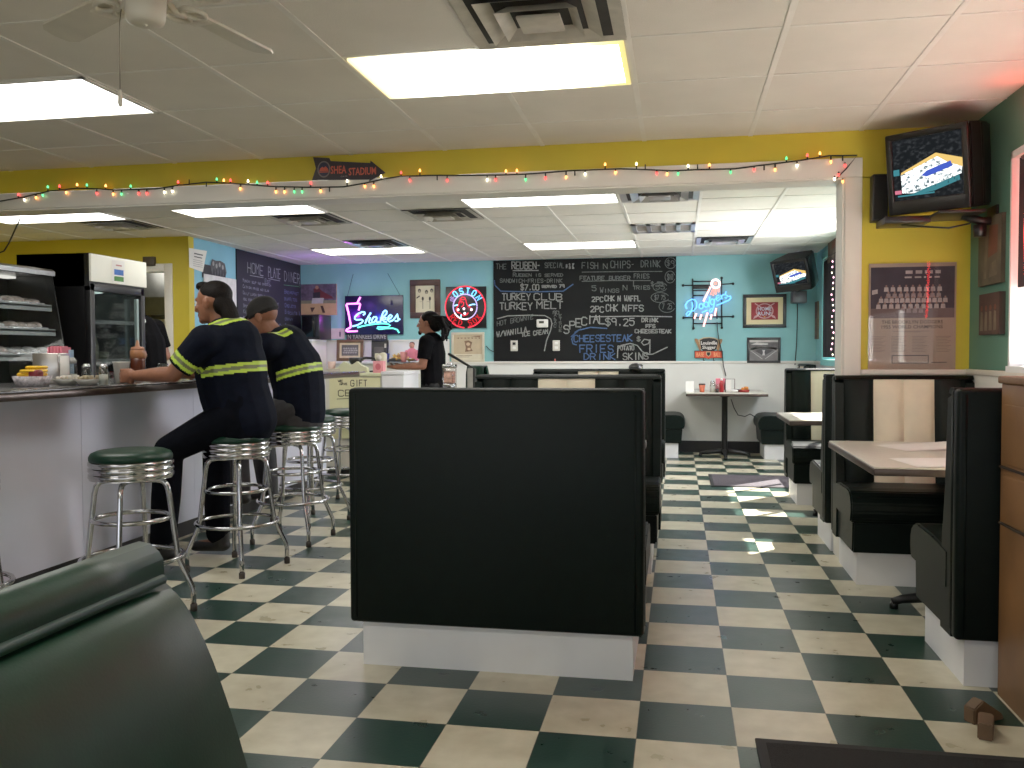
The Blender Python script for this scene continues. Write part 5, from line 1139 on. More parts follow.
shaker('sugar_shaker', 'tall glass sugar shaker right of the pink packets', (-3.40, 4.51, Zc), .145, .03, .35, salt, mat('grey_lid', (150, 150, 146), .5))
shaker('pepper_shaker', 'small glass shaker with chrome top behind the two bowls', (-3.30, 4.50, Zc), .11, .026, .35, pepper)
shaker('salt_shaker', 'glass salt shaker with chrome top nearest the edge, right of the bowls', (-2.955, 4.165, Zc), .112, .024, .5, salt)
def bowl(label, loc, items):
    r = thing('bowl', label, 'bowl', loc); b = MB(); b.lathe([(.001, .002), (.035, .002), (.068, .034), (.071, .034), (.038, -.0), (.001, 0)], 24); b.build('bowl_body', mat('grey_stoneware', (150, 148, 140), .35, 0, .1, 20), r)
    random.seed(items); b = MB()
    for k in range(9): a = k*2.4; q = .015+.004*k; b.lathe([(.001, 0), (.011, 0), (.014, .018), (.001, .019)], 8, (q*math.cos(a), q*math.sin(a), .022+.006*(k % 3)))
    b.build('creamer_cups', mat('creamer%d' % items, (222, 212, 196) if items == 1 else (176, 160, 130), .5, 0, .25, 30), r); return r
bowl('grey bowl of creamer cups in front of the napkin dispenser', (-3.15, 4.14, Zc), 1)
bowl('grey bowl between the creamer bowl and the salt shaker', (-3.03, 4.147, Zc), 2)
r = thing('paper_cup', 'white tapered cup held by the ponytailed man', 'cup', (-3.10, 4.53, Zc)); b = MB(); b.lathe([(.001, .002), (.03, .002), (.044, .115), (.047, .117), (.047, .12), (.042, .118), (.028, .006), (.001, .006)], 24); b.build('cup_body', mat('white_foam', (220, 216, 208), .7, 0, .04, 8), r)
r = thing('squeeze_bottle', 'clear squeeze bottle of brown sauce behind the man hand', 'bottle', (-3.38, 5.11, Zc)); r.scale = (1.15, 1.15, 1.2)
b = MB(); b.lathe([(.001, 0), (.039, 0), (.04, .1), (.0395, .118), (.001, .12)], 20); b.build('sauce', mat('brown_sauce', (84, 40, 24), .25, 0, .15, 10), r)
b = MB(); b.lathe([(.04, .115), (.04, .15), (.036, .158), (.034, .168)], 20); b.build('bottle_body', mat('translucent_tan', (168, 112, 74), .35), r); b = MB(); b.lathe([(.036, .158), (.034, .172), (.012, .178), (.005, .21), (.001, .21)], 20); b.build('nozzle_cap', mat('tan_cap', (176, 120, 90), .45), r)
for k, (x, y, lb) in enumerate(((-3.45, 5.25, 'small clear tumbler on the counter beyond the squeeze bottle'), (-3.4, 5.4, 'second small tumbler beyond the squeeze bottle, nearer the man elbow'))):
    r = thing('tumbler', lb, 'glass', (x, y+.25, Zc)); b = MB(); b.lathe([(.001, .004), (.028, .004), (.034, .1), (.035, .1), (.03, 0), (.001, 0)], 16, caps=False); b.build('glass_body', gl, r)
# ---------------------------------------------------------------- things on the register end
R0 = 1.0205
r = thing('paper_cup', 'pale pink paper cup standing on the counter end beside the capped man back', 'cup', (-3.42, 8.42, R0)); b = MB(); b.lathe([(.001, 0), (.03, 0), (.042, .11), (.039, .11), (.028, .004), (.001, .004)], 18); b.build('cup_body', mat('pale_pink_cup', (226, 190, 180), .6), r)
r = thing('plate_stack', 'short stack of pale plates at the left of the counter end', 'plates', (-3.36, 8.3, R0))
for k in range(3): b = MB(); b.lathe([(.001, .012*k), (.04, .012*k), (.075, .012*k+.012), (.075, .012*k+.015), (.04, .012*k+.006), (.001, .012*k+.006)], 24); b.build('plate', mat('pale_plate', (206, 200, 186), .4), r)
p0 = [onY(x, y, 8.4) for x, y in ((333, 372), (341, 367), (346, 361), (363, 361.5), (364.5, 372))]
r = thing('card_holder', 'cream holder with curved edges on the counter end above the gift sign', 'holder', (-3.2, 8.4, R0)); r.scale = (1.25, 1, 1.15)
yo = lambda P: (P.x+3.2, max(0, P.z-R0))
b = MB(); hh = .095
b.prism([(-.19, 0), (-.19, .015), (-.1, .05), (-.06, hh), (-.03, .08), (0, .062), (.03, .08), (.05, hh), (.09, .06), (.13, .045), (.14, 0)], -.03, .03, 'xz'); b.build('holder_body', greenish, r)
r = thing('desk_lamp', 'black desk lamp with a dome shade leaning over the cream holder', 'lamp', (-3.02, 8.55, R0))
b = MB(); b.lathe([(.001, 0), (.07, 0), (.07, .015), (.001, .02)], 20); b.build('lamp_base', black, r); b = MB(); b.tube([(0, 0, .01), (0.02, 0, .09), (.0, 0, .14), (-.08, -.02, .145), (-.16, -.05, .13)], .014, 8); b.build('lamp_arm', black, r)
b = MB(); t = [(.075*math.cos(a), -.0+.075*math.sin(a)) for a in [PI*k/10 for k in range(11)]]; b.lathe([(.001, -.055), (.03, -.05), (.055, -.025), (.068, .005), (.07, .03), (.06, .034), (.001, .036)], 18, (-.175, -.055, .115)); b.build('lamp_shade', black, r)
r = thing('bobblehead', 'small dark blue and white player figurine beside the desk lamp', 'figurine', (-2.99, 8.62, R0))
b = MB(); b.lathe([(.001, 0), (.03, 0), (.03, .01), (.022, .012), (.026, .06), (.034, .1), (.014, .115), (.001, .116)], 14); b.build('figure_body', mat('figure_navy', (44, 56, 96), .5, 0, .3, 30), r); b = MB(); b.sphere((0, 0, .145), .03, 12); b.build('figure_head', mat('figure_pale', (214, 206, 196), .5), r)
r = thing('pink_box', 'small pink box on the counter end beside the man with dreadlocks', 'box', (-2.86, 8.24, R0)); b = MB(); b.box((-.052, -.03, 0), (.05, .05, .115), .002); b.build('box_body', mat('pink_card', (232, 150, 156), .6, 0, .08, 12), r); b = MB(); b.p2(arc(0, .06, .028, .032, 0, 345, 20), -.031); b.build('box_emblem', mat('rose_print', (206, 96, 108), .6), r)
sheet('purple flyer lying at the front of the counter end', 'flyer', (-3.12, 8.27, R0+.001), .1, .2, .12, 'paper', .012, mat('purple_paper', (120, 92, 168), .7))
r = thing('paper_bag', 'white upright paper bag behind the tray of food', 'bag', (-2.985, 8.655, R0)); b = MB(); b.prism([(-.06, 0), (.05, 0), (.055, .18), (.03, .2), (-.01, .185), (-.05, .19)], -.04, .04, 'xz', bev=.004); b.build('bag_body', mat('cream_bag', (226, 220, 196), .75, 0, .05, 9), r)
# white ledge cupboards along the back wall
r = thing('wall_cabinet', 'white cupboard in the back left corner carrying the black microwave', 'cabinet', (-4.62, 10.72, 0)); b = MB(); b.box((-.2, -.24, 0), (.1, .235, 1.37)); b.build('cabinet_body', offwhite, r); b = MB(); b.box((-.205, -.25, 1.37), (.105, .238, 1.392), .003); b.build('cabinet_top', white, r)
a, c = onY(301, 316, 10.55), onY(319.5, 340.5, 10.55)
r = thing('microwave', 'black microwave on the white cupboard under the canvas print', 'microwave', ((a.x+c.x)/2, 10.74, 1.3925)); w = (c.x-a.x)/2
b = MB(); b.box((-w, -.19, 0), (w, .2, .315), .008); b.build('microwave_body', black, r); b = MB(); b.box((-w+.02, -.2, .03), (w*.5, -.188, .29), .004); d = b.build('door', mat('dark_glass_door', (12, 12, 14), .12), r); b = MB(); b.box((w*.52, -.21, .05), (w*.58, -.195, .27), .003); b.build('door_handle', black, d); b = MB(); b.box((w*.64, -.194, .04), (w*.94, -.188, .28)); b.build('control_panel', mat('panel_grey', (46, 46, 50), .4), r)
r = thing('back_shelf', 'long white ledge along the back wall carrying pictures', 'shelf', (-3.85, 10.8, 0)); b = MB(); b.box((-.48, -.1, 1.085), (.92, .164, 1.112), .003); b.build('shelf_board', white, r); b = MB(); b.box((-.48, -.04, 0), (.92, .162, 1.085)); b.build('shelf_cupboard', offwhite, r)
def art_group(b, u, z, y):
    b.m(flat('grey_photo', (96, 92, 90), .3)); b.q2(-u, -z, u, z, y); b.m(flat('grey_photo_pale', (160, 156, 152), .3, 40))
    for rr in range(3):
        for k in range(6): b.p2(arc((-.72+.28*k+.1*(rr % 2))*u, (.35-.38*rr)*z, .13*u, .17*z, 0, 330, 8), y-.001)
def shelfpic(name, label, cat, px, fm, fw, art, mw=0, mm=None, Y=10.87, dep=.02):
    a, c = onY(px[0], px[1], Y), onY(px[2], px[3], Y); z0 = 1.1125; hz = (a.z-z0)/2
    return picture(name, label, cat, 'back', None, fm, fw, art, depth=dep, mat_w=mw, matm_=mm, loc=((a.x+c.x)/2, Y+.03, z0+hz+.003), size=(c.x-a.x, hz*2, 0), tilt=-.06)
shelfpic('framed_picture', 'brown wooden framed group photo standing on the back ledge', 'framed picture', (336, 340, 363, 362), mat('walnut_frame', (104, 76, 52), .45, 0, .25, 10), .04, art_group, .028, mat('pale_mount', (214, 196, 160), .7))
def art_stats(b, u, z, y):
    b.m(flat('stats_dark', (52, 50, 48), .2)); b.q2(-u, -z, u, z, y); b.m(flat('stats_grey', (86, 82, 76), .3)); b.q2(-.8*u, -.7*z, .5*u, .4*z, y-.001); b.m(flat('stats_pale', (190, 184, 170))); b.q2(.6*u, .3*z, .85*u, .75*z, y-.001); b.q2(-.7*u, -.85*z, -.2*u, -.75*z, y-.001)
shelfpic('framed_picture', 'dark framed stat card on the back ledge right of the wooden frame', 'framed picture', (371, 340.5, 388, 360), black_fr, .015, art_stats)
a, c = onY(347, 333.5, YB), onY(388, 340, YB)
r = wallthing('street_sign', 'long dark sign reading YANKEES DRIVE directly under the milkshake neon', 'sign', 'back', (a.x+c.x)/2, (a.z+c.z)/2, off=.012)
w, h = (c.x-a.x)/2, (a.z-c.z)/2; b = MB(); b.box((-w, -.008, -h*1.15), (w, 0, h*1.15), .002); b.build('sign_plate', mat('sign_charcoal', (46, 46, 50), .5), r); b = MB(); text_mesh(b, 'N YANKEES DRIVE', 0, -h*.6, h*1.3, w*1.86, -.0095, bold=.01); b.build('sign_lettering', mat('sign_lettering_white', (176, 172, 166), .6), r)
def art_card(b, u, z, y):
    b.m(flat('card_pale', (206, 190, 192), .08)); b.q2(-u, -z, u, z, y); fig(b, .45*u, -.05*z, 1.2*z, y-.001, flat('card_purple', (76, 66, 96)), flat('card_skin', (150, 110, 90)), flat('card_dark', (50, 46, 60)))
a, c = onY(328.5, 328.5, YB-.03), onY(344.5, 338.5, YB-.03)
picture('photo_card', 'small pale photo card with a standing figure left of the milkshake neon', 'picture', 'back', ((328.8, 328.5), (344.5, 338.8)), flat('card_edge', (190, 180, 176)), 0, art_card, depth=.012)
# a pink figurine bust on the ledge
a = onY(412, 356, 10.8)
r = thing('figurine', 'pink-shirted figurine standing on the back ledge behind the food tray', 'figurine', (a.x, 10.8, 1.1125))
b = MB(); b.lathe([(.001, 0), (.06, 0), (.06, .012), (.001, .014)], 18); b.build('figure_base', black, r)
b = MB(); b.sphere((0, 0, .085), (.075, .045, .085), 14); b.sphere((-.07, -.01, .075), (.032, .032, .07), 10); b.sphere((.07, -.01, .075), (.032, .032, .07), 10); b.build('figure_body', mat('figure_pink', (206, 110, 128), .55, 0, .12, 14), r)
b = MB(); b.sphere((0, 0, .2), (.034, .036, .042), 14); b.tube([(0, 0, .15), (0, 0, .18)], .016, 8); b.build('figure_head', mat('figure_skin', (186, 128, 110), .55), r); b = MB(); b.sphere((0, .008, .215), (.036, .036, .034), 12); b.build('figure_hair', mat('figure_hair', (90, 54, 46), .7), r)
# sweet vending machine and a rounded green seat end
r = thing('candy_machine', 'chrome and clear candy vending machine on a stand beside the man with dreadlocks', 'vending machine', (-2.09, 8.0, 0))
b = MB(); b.lathe([(.001, 0), (.16, 0), (.16, .02), (.03, .05), (.025, .83), (.08, .86)], 20); b.build('stand', blackm, r)
b = MB(); b.box((-.055, -.05, .86), (.055, .05, .93), .01); b.box((-.06, -.055, 1.07), (.06, .055, 1.105), .01); b.lathe([(.03, 1.1), (.02, 1.12), (.001, 1.125)], 12); b.build('machine_body', chrome, r)
b = MB(); b.box((-.055, -.048, .93), (.055, .048, 1.07), .006); b.build('candy_window', glass('candy_glass', (.9, .88, .86), .12), r); b = MB(); b.box((-.045, -.04, .932), (.045, .04, 1.04), .008); b.build('candy', mat('mixed_candy', (176, 120, 100), .35, 0, .7, 60), r)
b = MB(); b.box((-.04, -.054, .94), (.03, -.049, 1.03)); b.build('price_card', mat('card_red_white', (206, 160, 140), .6, 0, .4, 30), r)
r = thing('tub_seat', 'rounded green vinyl seat end with a dark sloping rail beyond the nearest booth', 'seat', (-2.06, 8.95, 0)); r.scale = (.75, .75, 1.0)
b = MB(); pts = []; fs = []; n = 14
for i in range(n+1):
    a = PI*.95*i/n-PI*.1
    for z, q in ((.2, .2), (.6, .2), (1.0, .185), (1.08, .16), (1.06, .13), (.6, .12), (.2, .12)): pts.append((q*math.cos(a), q*math.sin(a)*1.2, z))
for i in range(n):
    for j in range(6): a = i*7+j; fs.append((a, a+1, a+8, a+7))
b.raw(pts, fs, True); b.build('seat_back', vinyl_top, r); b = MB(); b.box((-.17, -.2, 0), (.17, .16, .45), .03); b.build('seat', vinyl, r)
r = thing('handrail', 'dark rail sloping down behind the candy machine', 'rail', (-2.1, 8.5, 0))
b = MB(); b.tube([(-.2, .28, 1.2), (.13, 0, 1.05), (.13, 0, 0)], .016, 8); b.build('rail_tube', blackm, r)
b = MB(); b.box((.06, -.01, 0), (.115, .01, 1.06), .003); b.build('rail_post_panel', mat('grey_post', (150, 148, 140), .5), r)
# ---------------------------------------------------------------- on the back pedestal table
TZ = .7525
def tb(px): return onY(px, 391, 10.42).x
r = thing('menu_card', 'white folded menu card at the left end of the pedestal table', 'menu', (tb(690), 10.42, TZ)); b = MB(); b.raw([(-.05, -.03, 0), (.045, -.03, 0), (.045, 0, .125), (-.05, 0, .125), (-.05, .04, 0), (.045, .04, 0)], [(0, 1, 2, 3), (3, 2, 5, 4)]); b.build('card', paper, r)
r = thing('paper_cup', 'orange cup with a dark lid on the pedestal table', 'cup', (tb(702), 10.42, TZ)); b = MB(); b.lathe([(.001, 0), (.026, 0), (.036, .085), (.001, .086)], 18); b.build('cup_body', mat('orange_cup', (214, 106, 74), .5), r); b = MB(); b.lathe([(.038, .082), (.038, .094), (.03, .1), (.001, .1)], 18); b.build('cup_lid', mat('dark_lid', (60, 44, 40), .4), r)
shaker('sugar_shaker', 'glass sugar pourer with a chrome top on the pedestal table', (tb(712.5), 10.42, TZ), .13, .03, .5, salt)
lathe_thing('sauce_bottle', 'short dark sauce bottle between sugar and ketchup on the pedestal table', 'bottle', (tb(716.8), 10.36, TZ), [('bottle', mat('dark_sauce', (40, 24, 20), .2), [(.001, 0), (.02, 0), (.02, .035), (.012, .045), (.001, .045)])])
lathe_thing('ketchup_bottle', 'red ketchup bottle on the pedestal table', 'bottle', (tb(721.5), 10.44, TZ), [('bottle', mat('ketchup_red', (176, 36, 40), .3), [(.001, 0), (.026, 0), (.027, .1), (.014, .135), (.001, .136)]), ('cap', mat('white_plastic', (232, 230, 224), .4), [(.014, .134), (.01, .16), (.001, .162)])])
r = thing('packet_holder', 'pink packets in a holder behind the ketchup on the pedestal table', 'packet holder', (tb(721), 10.56, TZ)); b = MB(); b.box((-.06, -.03, 0), (.06, .03, .09), .003); b.build('holder', gl, r); b = MB(); b.box((-.055, -.02, .02), (.055, .02, .155), .004); b.build('pink_packets', mat('pink_packet', (226, 120, 138), .6), r)
r = thing('menu_stand', 'wire-framed white menu stand on the pedestal table', 'menu stand', (tb(730.5), 10.5, TZ)); b = MB(); b.box((-.05, -.003, .02), (.012, .003, .14)); b.build('menu_sheet', paper, r); b = MB(); b.tube([(-.052, 0, 0), (-.052, 0, .15), (.052, 0, .15), (.052, 0, 0)], .0045, 6); b.build('wire_frame', mat('dark_copper', (90, 56, 50), .4, .5), r)
r = thing('napkin', 'crumpled white napkin in front of the menu stand', 'napkin', (tb(732.5), 10.36, TZ)); b = MB(); random.seed(9)
for k in range(5): b.sphere((random.uniform(-.04, .04), random.uniform(-.02, .02), .014+.008*random.random()), (.028, .022, .016), 8)
b.build('napkin_paper', paper, r)
r = thing('food_basket', 'small basket of orange and red food at the right end of the pedestal table', 'food basket', (tb(744.5), 10.42, TZ)); b = MB(); b.lathe([(.001, .002), (.045, .002), (.058, .03), (.06, .03), (.048, 0), (.001, 0)], 18); b.build('basket', mat('red_basket', (150, 40, 34), .5), r); b = MB(); random.seed(4)
for k in range(9): b.sphere((random.uniform(-.035, .035), random.uniform(-.03, .03), .032+.02*random.random()), .017, 8)
b.build('food', mat('orange_food', (214, 130, 44), .5, 0, .5, 40), r)
r = thing('dark_bottle', 'dark bottle lying between the menu stand and the small basket', 'bottle', (tb(738.5), 10.48, TZ)); b = MB(); b.lathe([(.001, -.05), (.016, -.05), (.016, .03), (.007, .05), (.001, .055)], 12, (0, 0, .017), 'x'); b.build('bottle', mat('dark_red_glass', (70, 24, 24), .2), r)
# lumps on the tops of the far booths
r = thing('ball_cap', 'black cap left on top of the farthest middle booth back', 'cap', (onY(635, 368, 7.55).x, 7.56, 1.0705)); b = MB(); b.sphere((0, 0, .005), (.055, .06, .045), 14); b.prism([(-.05, -.04), (.05, -.04), (.045, -.1), (-.045, -.1)], 0, .006, 'xy'); b.build('cap_crown', black, r)
r = thing('figurine', 'tiny red figurine on the white rail below the chalkboard', 'figurine', (onY(555, 366, YB-.015).x, YB-.012, 1.106)); b = MB(); b.lathe([(.001, 0), (.012, 0), (.01, .02), (.006, .03), (.001, .045)], 10); b.build('figure_body', mat('figure_red', (196, 90, 80), .5), r)
# ================================================================== people
def V(*a): return Vector(a)
class Fig:
    """overlapping closed shapes fused by a voxel remesh into one continuous skin"""
    def __init__(s): s.bm = bmesh.new()
    def _add(s, pts, faces):
        vs = [s.bm.verts.new(p) for p in pts]
        for f in faces: s.bm.faces.new([vs[i] for i in f])
    def cone(s, a, b, ra, rb, round_=True, n=14, flat=(1, 1), side=None):
        """tapered limb a->b; side gives the wide axis when flat != (1,1)"""
        a, b = Vector(a), Vector(b); d = (b-a); L = d.length; d.normalize()
        u = (Vector(side)-d*Vector(side).dot(d)).normalized() if side is not None else d.orthogonal().normalized(); w = d.cross(u)
        rows = []
        if round_:
            for k in range(1, 5): t = PI/2*k/5; rows.append((-ra*math.cos(t), ra*math.sin(t)))
        rows += [(0, ra), (L*.5, (ra+rb)/2), (L, rb)]
        if round_:
            for k in range(4, 0, -1): t = PI/2*k/5; rows.append((L+rb*math.cos(t), rb*math.sin(t)))
        pts = []; fs = []
        for h, r_ in rows:
            for k in range(n): t = 2*PI*k/n; pts.append(a+d*h+u*(r_*flat[0]*math.cos(t))+w*(r_*flat[1]*math.sin(t)))
        for i in range(len(rows)-1):
            for k in range(n): fs.append((i*n+k, i*n+(k+1) % n, (i+1)*n+(k+1) % n, (i+1)*n+k))
        fs.append(tuple(range(n))[::-1]); m_ = (len(rows)-1)*n; fs.append(tuple(range(m_, m_+n)))
        s._add(pts, fs); return s
    def chain(s, pts, rs, **k):
        for i in range(len(pts)-1): s.cone(pts[i], pts[i+1], rs[i], rs[i+1], **k)
        return s
    def ell(s, c, r_, B=None):
        t = bmesh.new(); bmesh.ops.create_icosphere(t, subdivisions=3, radius=1); B = B or (V(1, 0, 0), V(0, 1, 0), V(0, 0, 1)); c = Vector(c)
        t.verts.index_update(); s._add([c+B[0]*(v.co.x*r_[0])+B[1]*(v.co.y*r_[1])+B[2]*(v.co.z*r_[2]) for v in t.verts], [tuple(v.index for v in f.verts) for f in t.faces]); t.free(); return s
    def build(s, name, mats_, parent, vox=.008, smooth=4, rule=None, off=None):
        bmesh.ops.recalc_face_normals(s.bm, faces=s.bm.faces[:])
        me = bpy.data.meshes.new(name); s.bm.to_mesh(me); s.bm.free()
        o = bpy.data.objects.new(name, me); C.objects.link(o)
        md = o.modifiers.new('r', 'REMESH'); md.mode = 'VOXEL'; md.voxel_size = vox; md.use_smooth_shade = True
        if smooth: sm = o.modifiers.new('s', 'SMOOTH'); sm.factor = .5; sm.iterations = smooth
        dg = bpy.context.evaluated_depsgraph_get(); m2 = bpy.data.meshes.new_from_object(o.evaluated_get(dg)); m2.name = name
        o.modifiers.clear(); o.data = m2; bpy.data.meshes.remove(me)
        for q in mats_: m2.materials.append(q)
        if rule:
            for p in m2.polygons: p.material_index = rule(p.center, p.normal)
        base = parent.location
        m2.transform(Matrix.Translation(-base)); o.parent = parent
        return o
def basis(f, up):
    f = Vector(f).normalized(); up = Vector(up); up = (up-f*up.dot(f)).normalized(); return (f.cross(up), f, up)   # right, forward, up
def head_prims(F_, c, f, up, s=1.0, ears=True, jaw=1.0):
    B = basis(f, up); R_, f, u = B
    def P(x, y, z): return Vector(c)+R_*(x*s)+f*(y*s)+u*(z*s)
    F_.ell(P(0, -.008, .03), (.077*s, .097*s, .088*s), B); F_.ell(P(0, .02, -.015), (.066*s, .078*s, .09*s), B)
    F_.ell(P(0, .034, -.068), (.05*s*jaw, .056*s, .042*s), B); F_.ell(P(0, .074, -.088), (.026*s, .022*s, .022*s), B)
    F_.ell(P(0, .082, .022), (.05*s, .016*s, .014*s), B)                              # brow
    F_.cone(P(0, .09, .01), P(0, .112, -.03), .009*s, .015*s); F_.ell(P(0, .098, -.034), (.019*s, .014*s, .011*s), B)     # nose
    F_.ell(P(0, .09, -.058), (.024*s, .012*s, .007*s), B); F_.ell(P(0, .088, -.069), (.021*s, .012*s, .008*s), B)          # lips
    for x in (-1, 1):
        F_.ell(P(x*.042, .07, -.022), (.02*s, .018*s, .018*s), B)
        if ears: F_.ell(P(x*.078, -.008, -.008), (.01*s, .02*s, .033*s), B); F_.ell(P(x*.082, -.016, .004), (.009*s, .014*s, .02*s), B)
    return P
def eyes(root, P, s=1.0):
    for x in (-1, 1):
        b = MB(); w = P(x*.03, .083, .004)-root.location; b.m(mat('eye_white', (220, 214, 206), .3)).sphere(w, .0115*s, 10); w2 = P(x*.03, .0925, .004)-root.location; b.m(mat('eye_dark', (30, 20, 14), .2)).sphere(w2, .0055*s, 8); b.build('eye', None, root)
def hand_prims(F_, wrist, d, n, curl, s=1.0, thumb=1, spread=.1):
    """d fingers direction, n palm normal (the side the fingers close to); thumb = +-1 side"""
    d = Vector(d).normalized(); n = Vector(n); n = (n-d*n.dot(d)).normalized(); w = d.cross(n); wrist = Vector(wrist)
    F_.cone(wrist-d*.01, wrist+d*.03*s, .024*s, .03*s, flat=(1, .75), side=w); pc = wrist+d*.05*s
    F_.ell(pc, (.043*s, .05*s, .017*s), (w, d, n)); F_.ell(pc+d*.03*s, (.042*s, .022*s, .014*s), (w, d, n))
    for k, (L, o) in enumerate(((.07, 1.5), (.08, .5), (.075, -.5), (.058, -1.5))):
        p = wrist+d*.085*s+w*(o*.0205*s*thumb)-n*.002; a = spread*o*thumb*.5; dd = (d*math.cos(a)+w*math.sin(a)).normalized(); c_ = 0; pts = [p-d*.02*s, p]; rs = [.0098*s, .0095*s]
        for j, fr in enumerate((.45, .32, .23)):
            c_ += curl[j]; p = p+(dd*math.cos(c_)+n*math.sin(c_))*(L*fr*s); pts.append(p); rs.append((.009-.0012*j)*s)
        F_.chain(pts, rs, n=10)
    p = wrist+d*.028*s+w*.03*s*thumb; q = p+(d*.55+w*.55*thumb+n*.5).normalized()*.04*s; e = q+(d*.75+n*.55+w*.05*thumb).normalized()*.032*s; g_ = e+(d*.7+n*.6-w*.2*thumb).normalized()*.024*s
    F_.chain([p, q, e, g_], [.014*s, .0115*s, .0105*s, .0085*s], n=10)
skin_a = mat('tanned_skin', (138, 88, 64), .5, 0, .1, 30); skin_b = mat('brown_skin', (128, 82, 60), .5, 0, .1, 30); skin_c = mat('medium_skin', (146, 94, 70), .5, 0, .1, 30)
navy = mat('navy_uniform_cloth', (12, 16, 27), .85, 0, .25, 18, bump=.15, bscale=60, spec=.08); hiv = mat('yellow_reflective_tape', (176, 204, 62), .55, 0, .06, 20, emit=.04); sil = mat('silver_reflective_tape', (112, 118, 84), .4, .2, .1, 20)  # the yellow tape has a faint glow put into its colour
trou = mat('dark_navy_trousers', (10, 12, 18), .9, 0, .25, 18, bump=.15, bscale=60, spec=.06); blk = mat('black_shirt_cloth', (9, 9, 11), .85, 0, .25, 18, bump=.15, bscale=60, spec=.06)
shoe = mat('black_work_boot', (20, 18, 18), .5, 0, .2, 20); hair_d = mat('dark_brown_hair', (17, 13, 11), .65, 0, .3, 60, bump=.3, bscale=120, spec=.12); hair_k = mat('black_hair', (12, 10, 10), .7, 0, .3, 60, bump=.3, bscale=120, spec=.1)
def seated(label, P, name='person', skin=skin_a):
    """P: dict of world joints"""
    r = thing(name, label, 'person', P['base'])
    F_ = Fig(); f = P['face']; hp = head_prims(F_, P['head'], f, P['hup'], P.get('hs', 1.0))
    F_.chain([P['neck']+V(.0, 0, -.03), P['neck'], Vector(P['head'])+V(.02, 0, -.05)], [.066, .06, .058])
    Y = V(0, 1, 0)
    F_.chain([P["pelvis"], P["belly"], P["chest"], P["upper"]], [.145, .145, .155, .125], flat=(1.13, .95), side=Y); F_.cone(P['upper'], P['neck'], .12, .062, flat=(1.1, 1), side=Y)
    for k in 'LR':
        sh, el, wr = P['sh'+k], P['el'+k], P['wr'+k]
        F_.cone(P['upper'], sh, .085, .07); F_.chain([sh, (sh+el)/2, el], [.068, .056, .045]); F_.chain([el, el*.65+wr*.35, wr], [.044, .043, .028])
        hand_prims(F_, wr, P['hd'+k], P['hn'+k], P['curl'], 1.0, P['th'+k])
        hi, kn, an = P['hip'+k], P['kn'+k], P['an'+k]; F_.chain([hi, (hi+kn)/2, kn], [.1, .085, .062]); F_.chain([kn, kn*.65+an*.35, an], [.058, .06, .038]); F_.cone(an+V(.03, 0, -.05), an+V(-.13, 0, -.07), .034, .028)
    F_.build('body', [skin], r, .0055, 3); eyes(r, hp, P.get('hs', 1.0))
    # shirt
    F_ = Fig()
    F_.chain([P['pelvis']+V(0, 0, -.045), P['belly'], P['chest'], P['upper']], [.166, .168, .176, .145], flat=P.get('tor', (1.16, .97)), side=Y); F_.cone(P['upper'], P['neck']+V(0, 0, -.012), .138, .076, flat=(1.1, 1), side=Y, round_=False)
    for k in 'LR':
        sh, el = P['sh'+k], P['el'+k]; e2 = sh.lerp(el, P.get('sleeve', .78))
        F_.cone(P['upper'], sh, .1, .088); F_.cone(sh, e2, .088, .072, round_=False); F_.ell(sh, (.088, .088, .088))
    sleeves = [(P['sh'+k], P['el'+k]) for k in 'LR']; zb = P['stripe']; ax = P.get('lean', V(0, 0, 0)); yc = P['chest'].y
    def band(t, c_, hw_): t = abs(t-c_); return 0 if t > hw_ else (2 if t < hw_*.36 else 1)
    def rule(p, n):
        for sh, el in sleeves:
            d = el-sh; L = d.length; d = d.normalized(); t = (p-sh).dot(d); rad = (p-sh-d*t).length
            if rad < .105 and t > .05 and abs(p.y-yc) > .14: return band(t, L*P.get('sband', .6), .027)
        if p.z < P['upper'].z+.0:
            z = p.z+(p-P['chest']).dot(ax); v = band(z, zb, .027) if p.x > P['chest'].x-P.get('sx', .08) else 0
            if v: return v
        q = (p-P['neck'])
        if q.x > P.get('yx', -.05) and abs(q.y) > P.get('yy', 0): return band(q.length, P['yoke'], .022)
        return 0
    F_.build('shirt', [P.get('cloth', navy), hiv, sil] if P.get('tape', True) else [P.get('cloth', blk)]*3, r, .007, 5, rule)
    # collar, trousers, boots
    F_ = Fig(); F_.cone(P['neck']+V(.01, 0, -.045), P['neck']+V(.002, 0, .012), .083, .07, round_=False, flat=(1, 1.05), side=Y); F_.build('collar', [P.get('cloth', navy)], r, .006, 2)
    F_ = Fig(); F_.cone(P['pelvis']+V(0, 0, -.07), P['pelvis']+V(0, 0, .05), .16, .155, flat=(1.2, .95), side=Y)
    for k in 'LR':
        hi, kn, an = P['hip'+k], P['kn'+k], P['an'+k]; F_.chain([hi, (hi+kn)/2, kn], [.11, .096, .08]); F_.chain([kn, kn.lerp(an, .5), an+V(0, 0, .01)], [.078, .08, .07], round_=True)
    F_.build('trousers', [P.get('trou', trou)], r, .008, 4)
    for k in 'LR':
        an = P['an'+k]; F_ = Fig(); F_.cone(an+V(.015, 0, .03), an+V(.02, 0, -.05), .055, .05); F_.cone(an+V(.03, 0, -.065), an+V(-.14, 0, -.075), .045, .04, flat=(1, .8), side=Y); F_.build('boot', [shoe], r, .006, 3)
    return r, hp
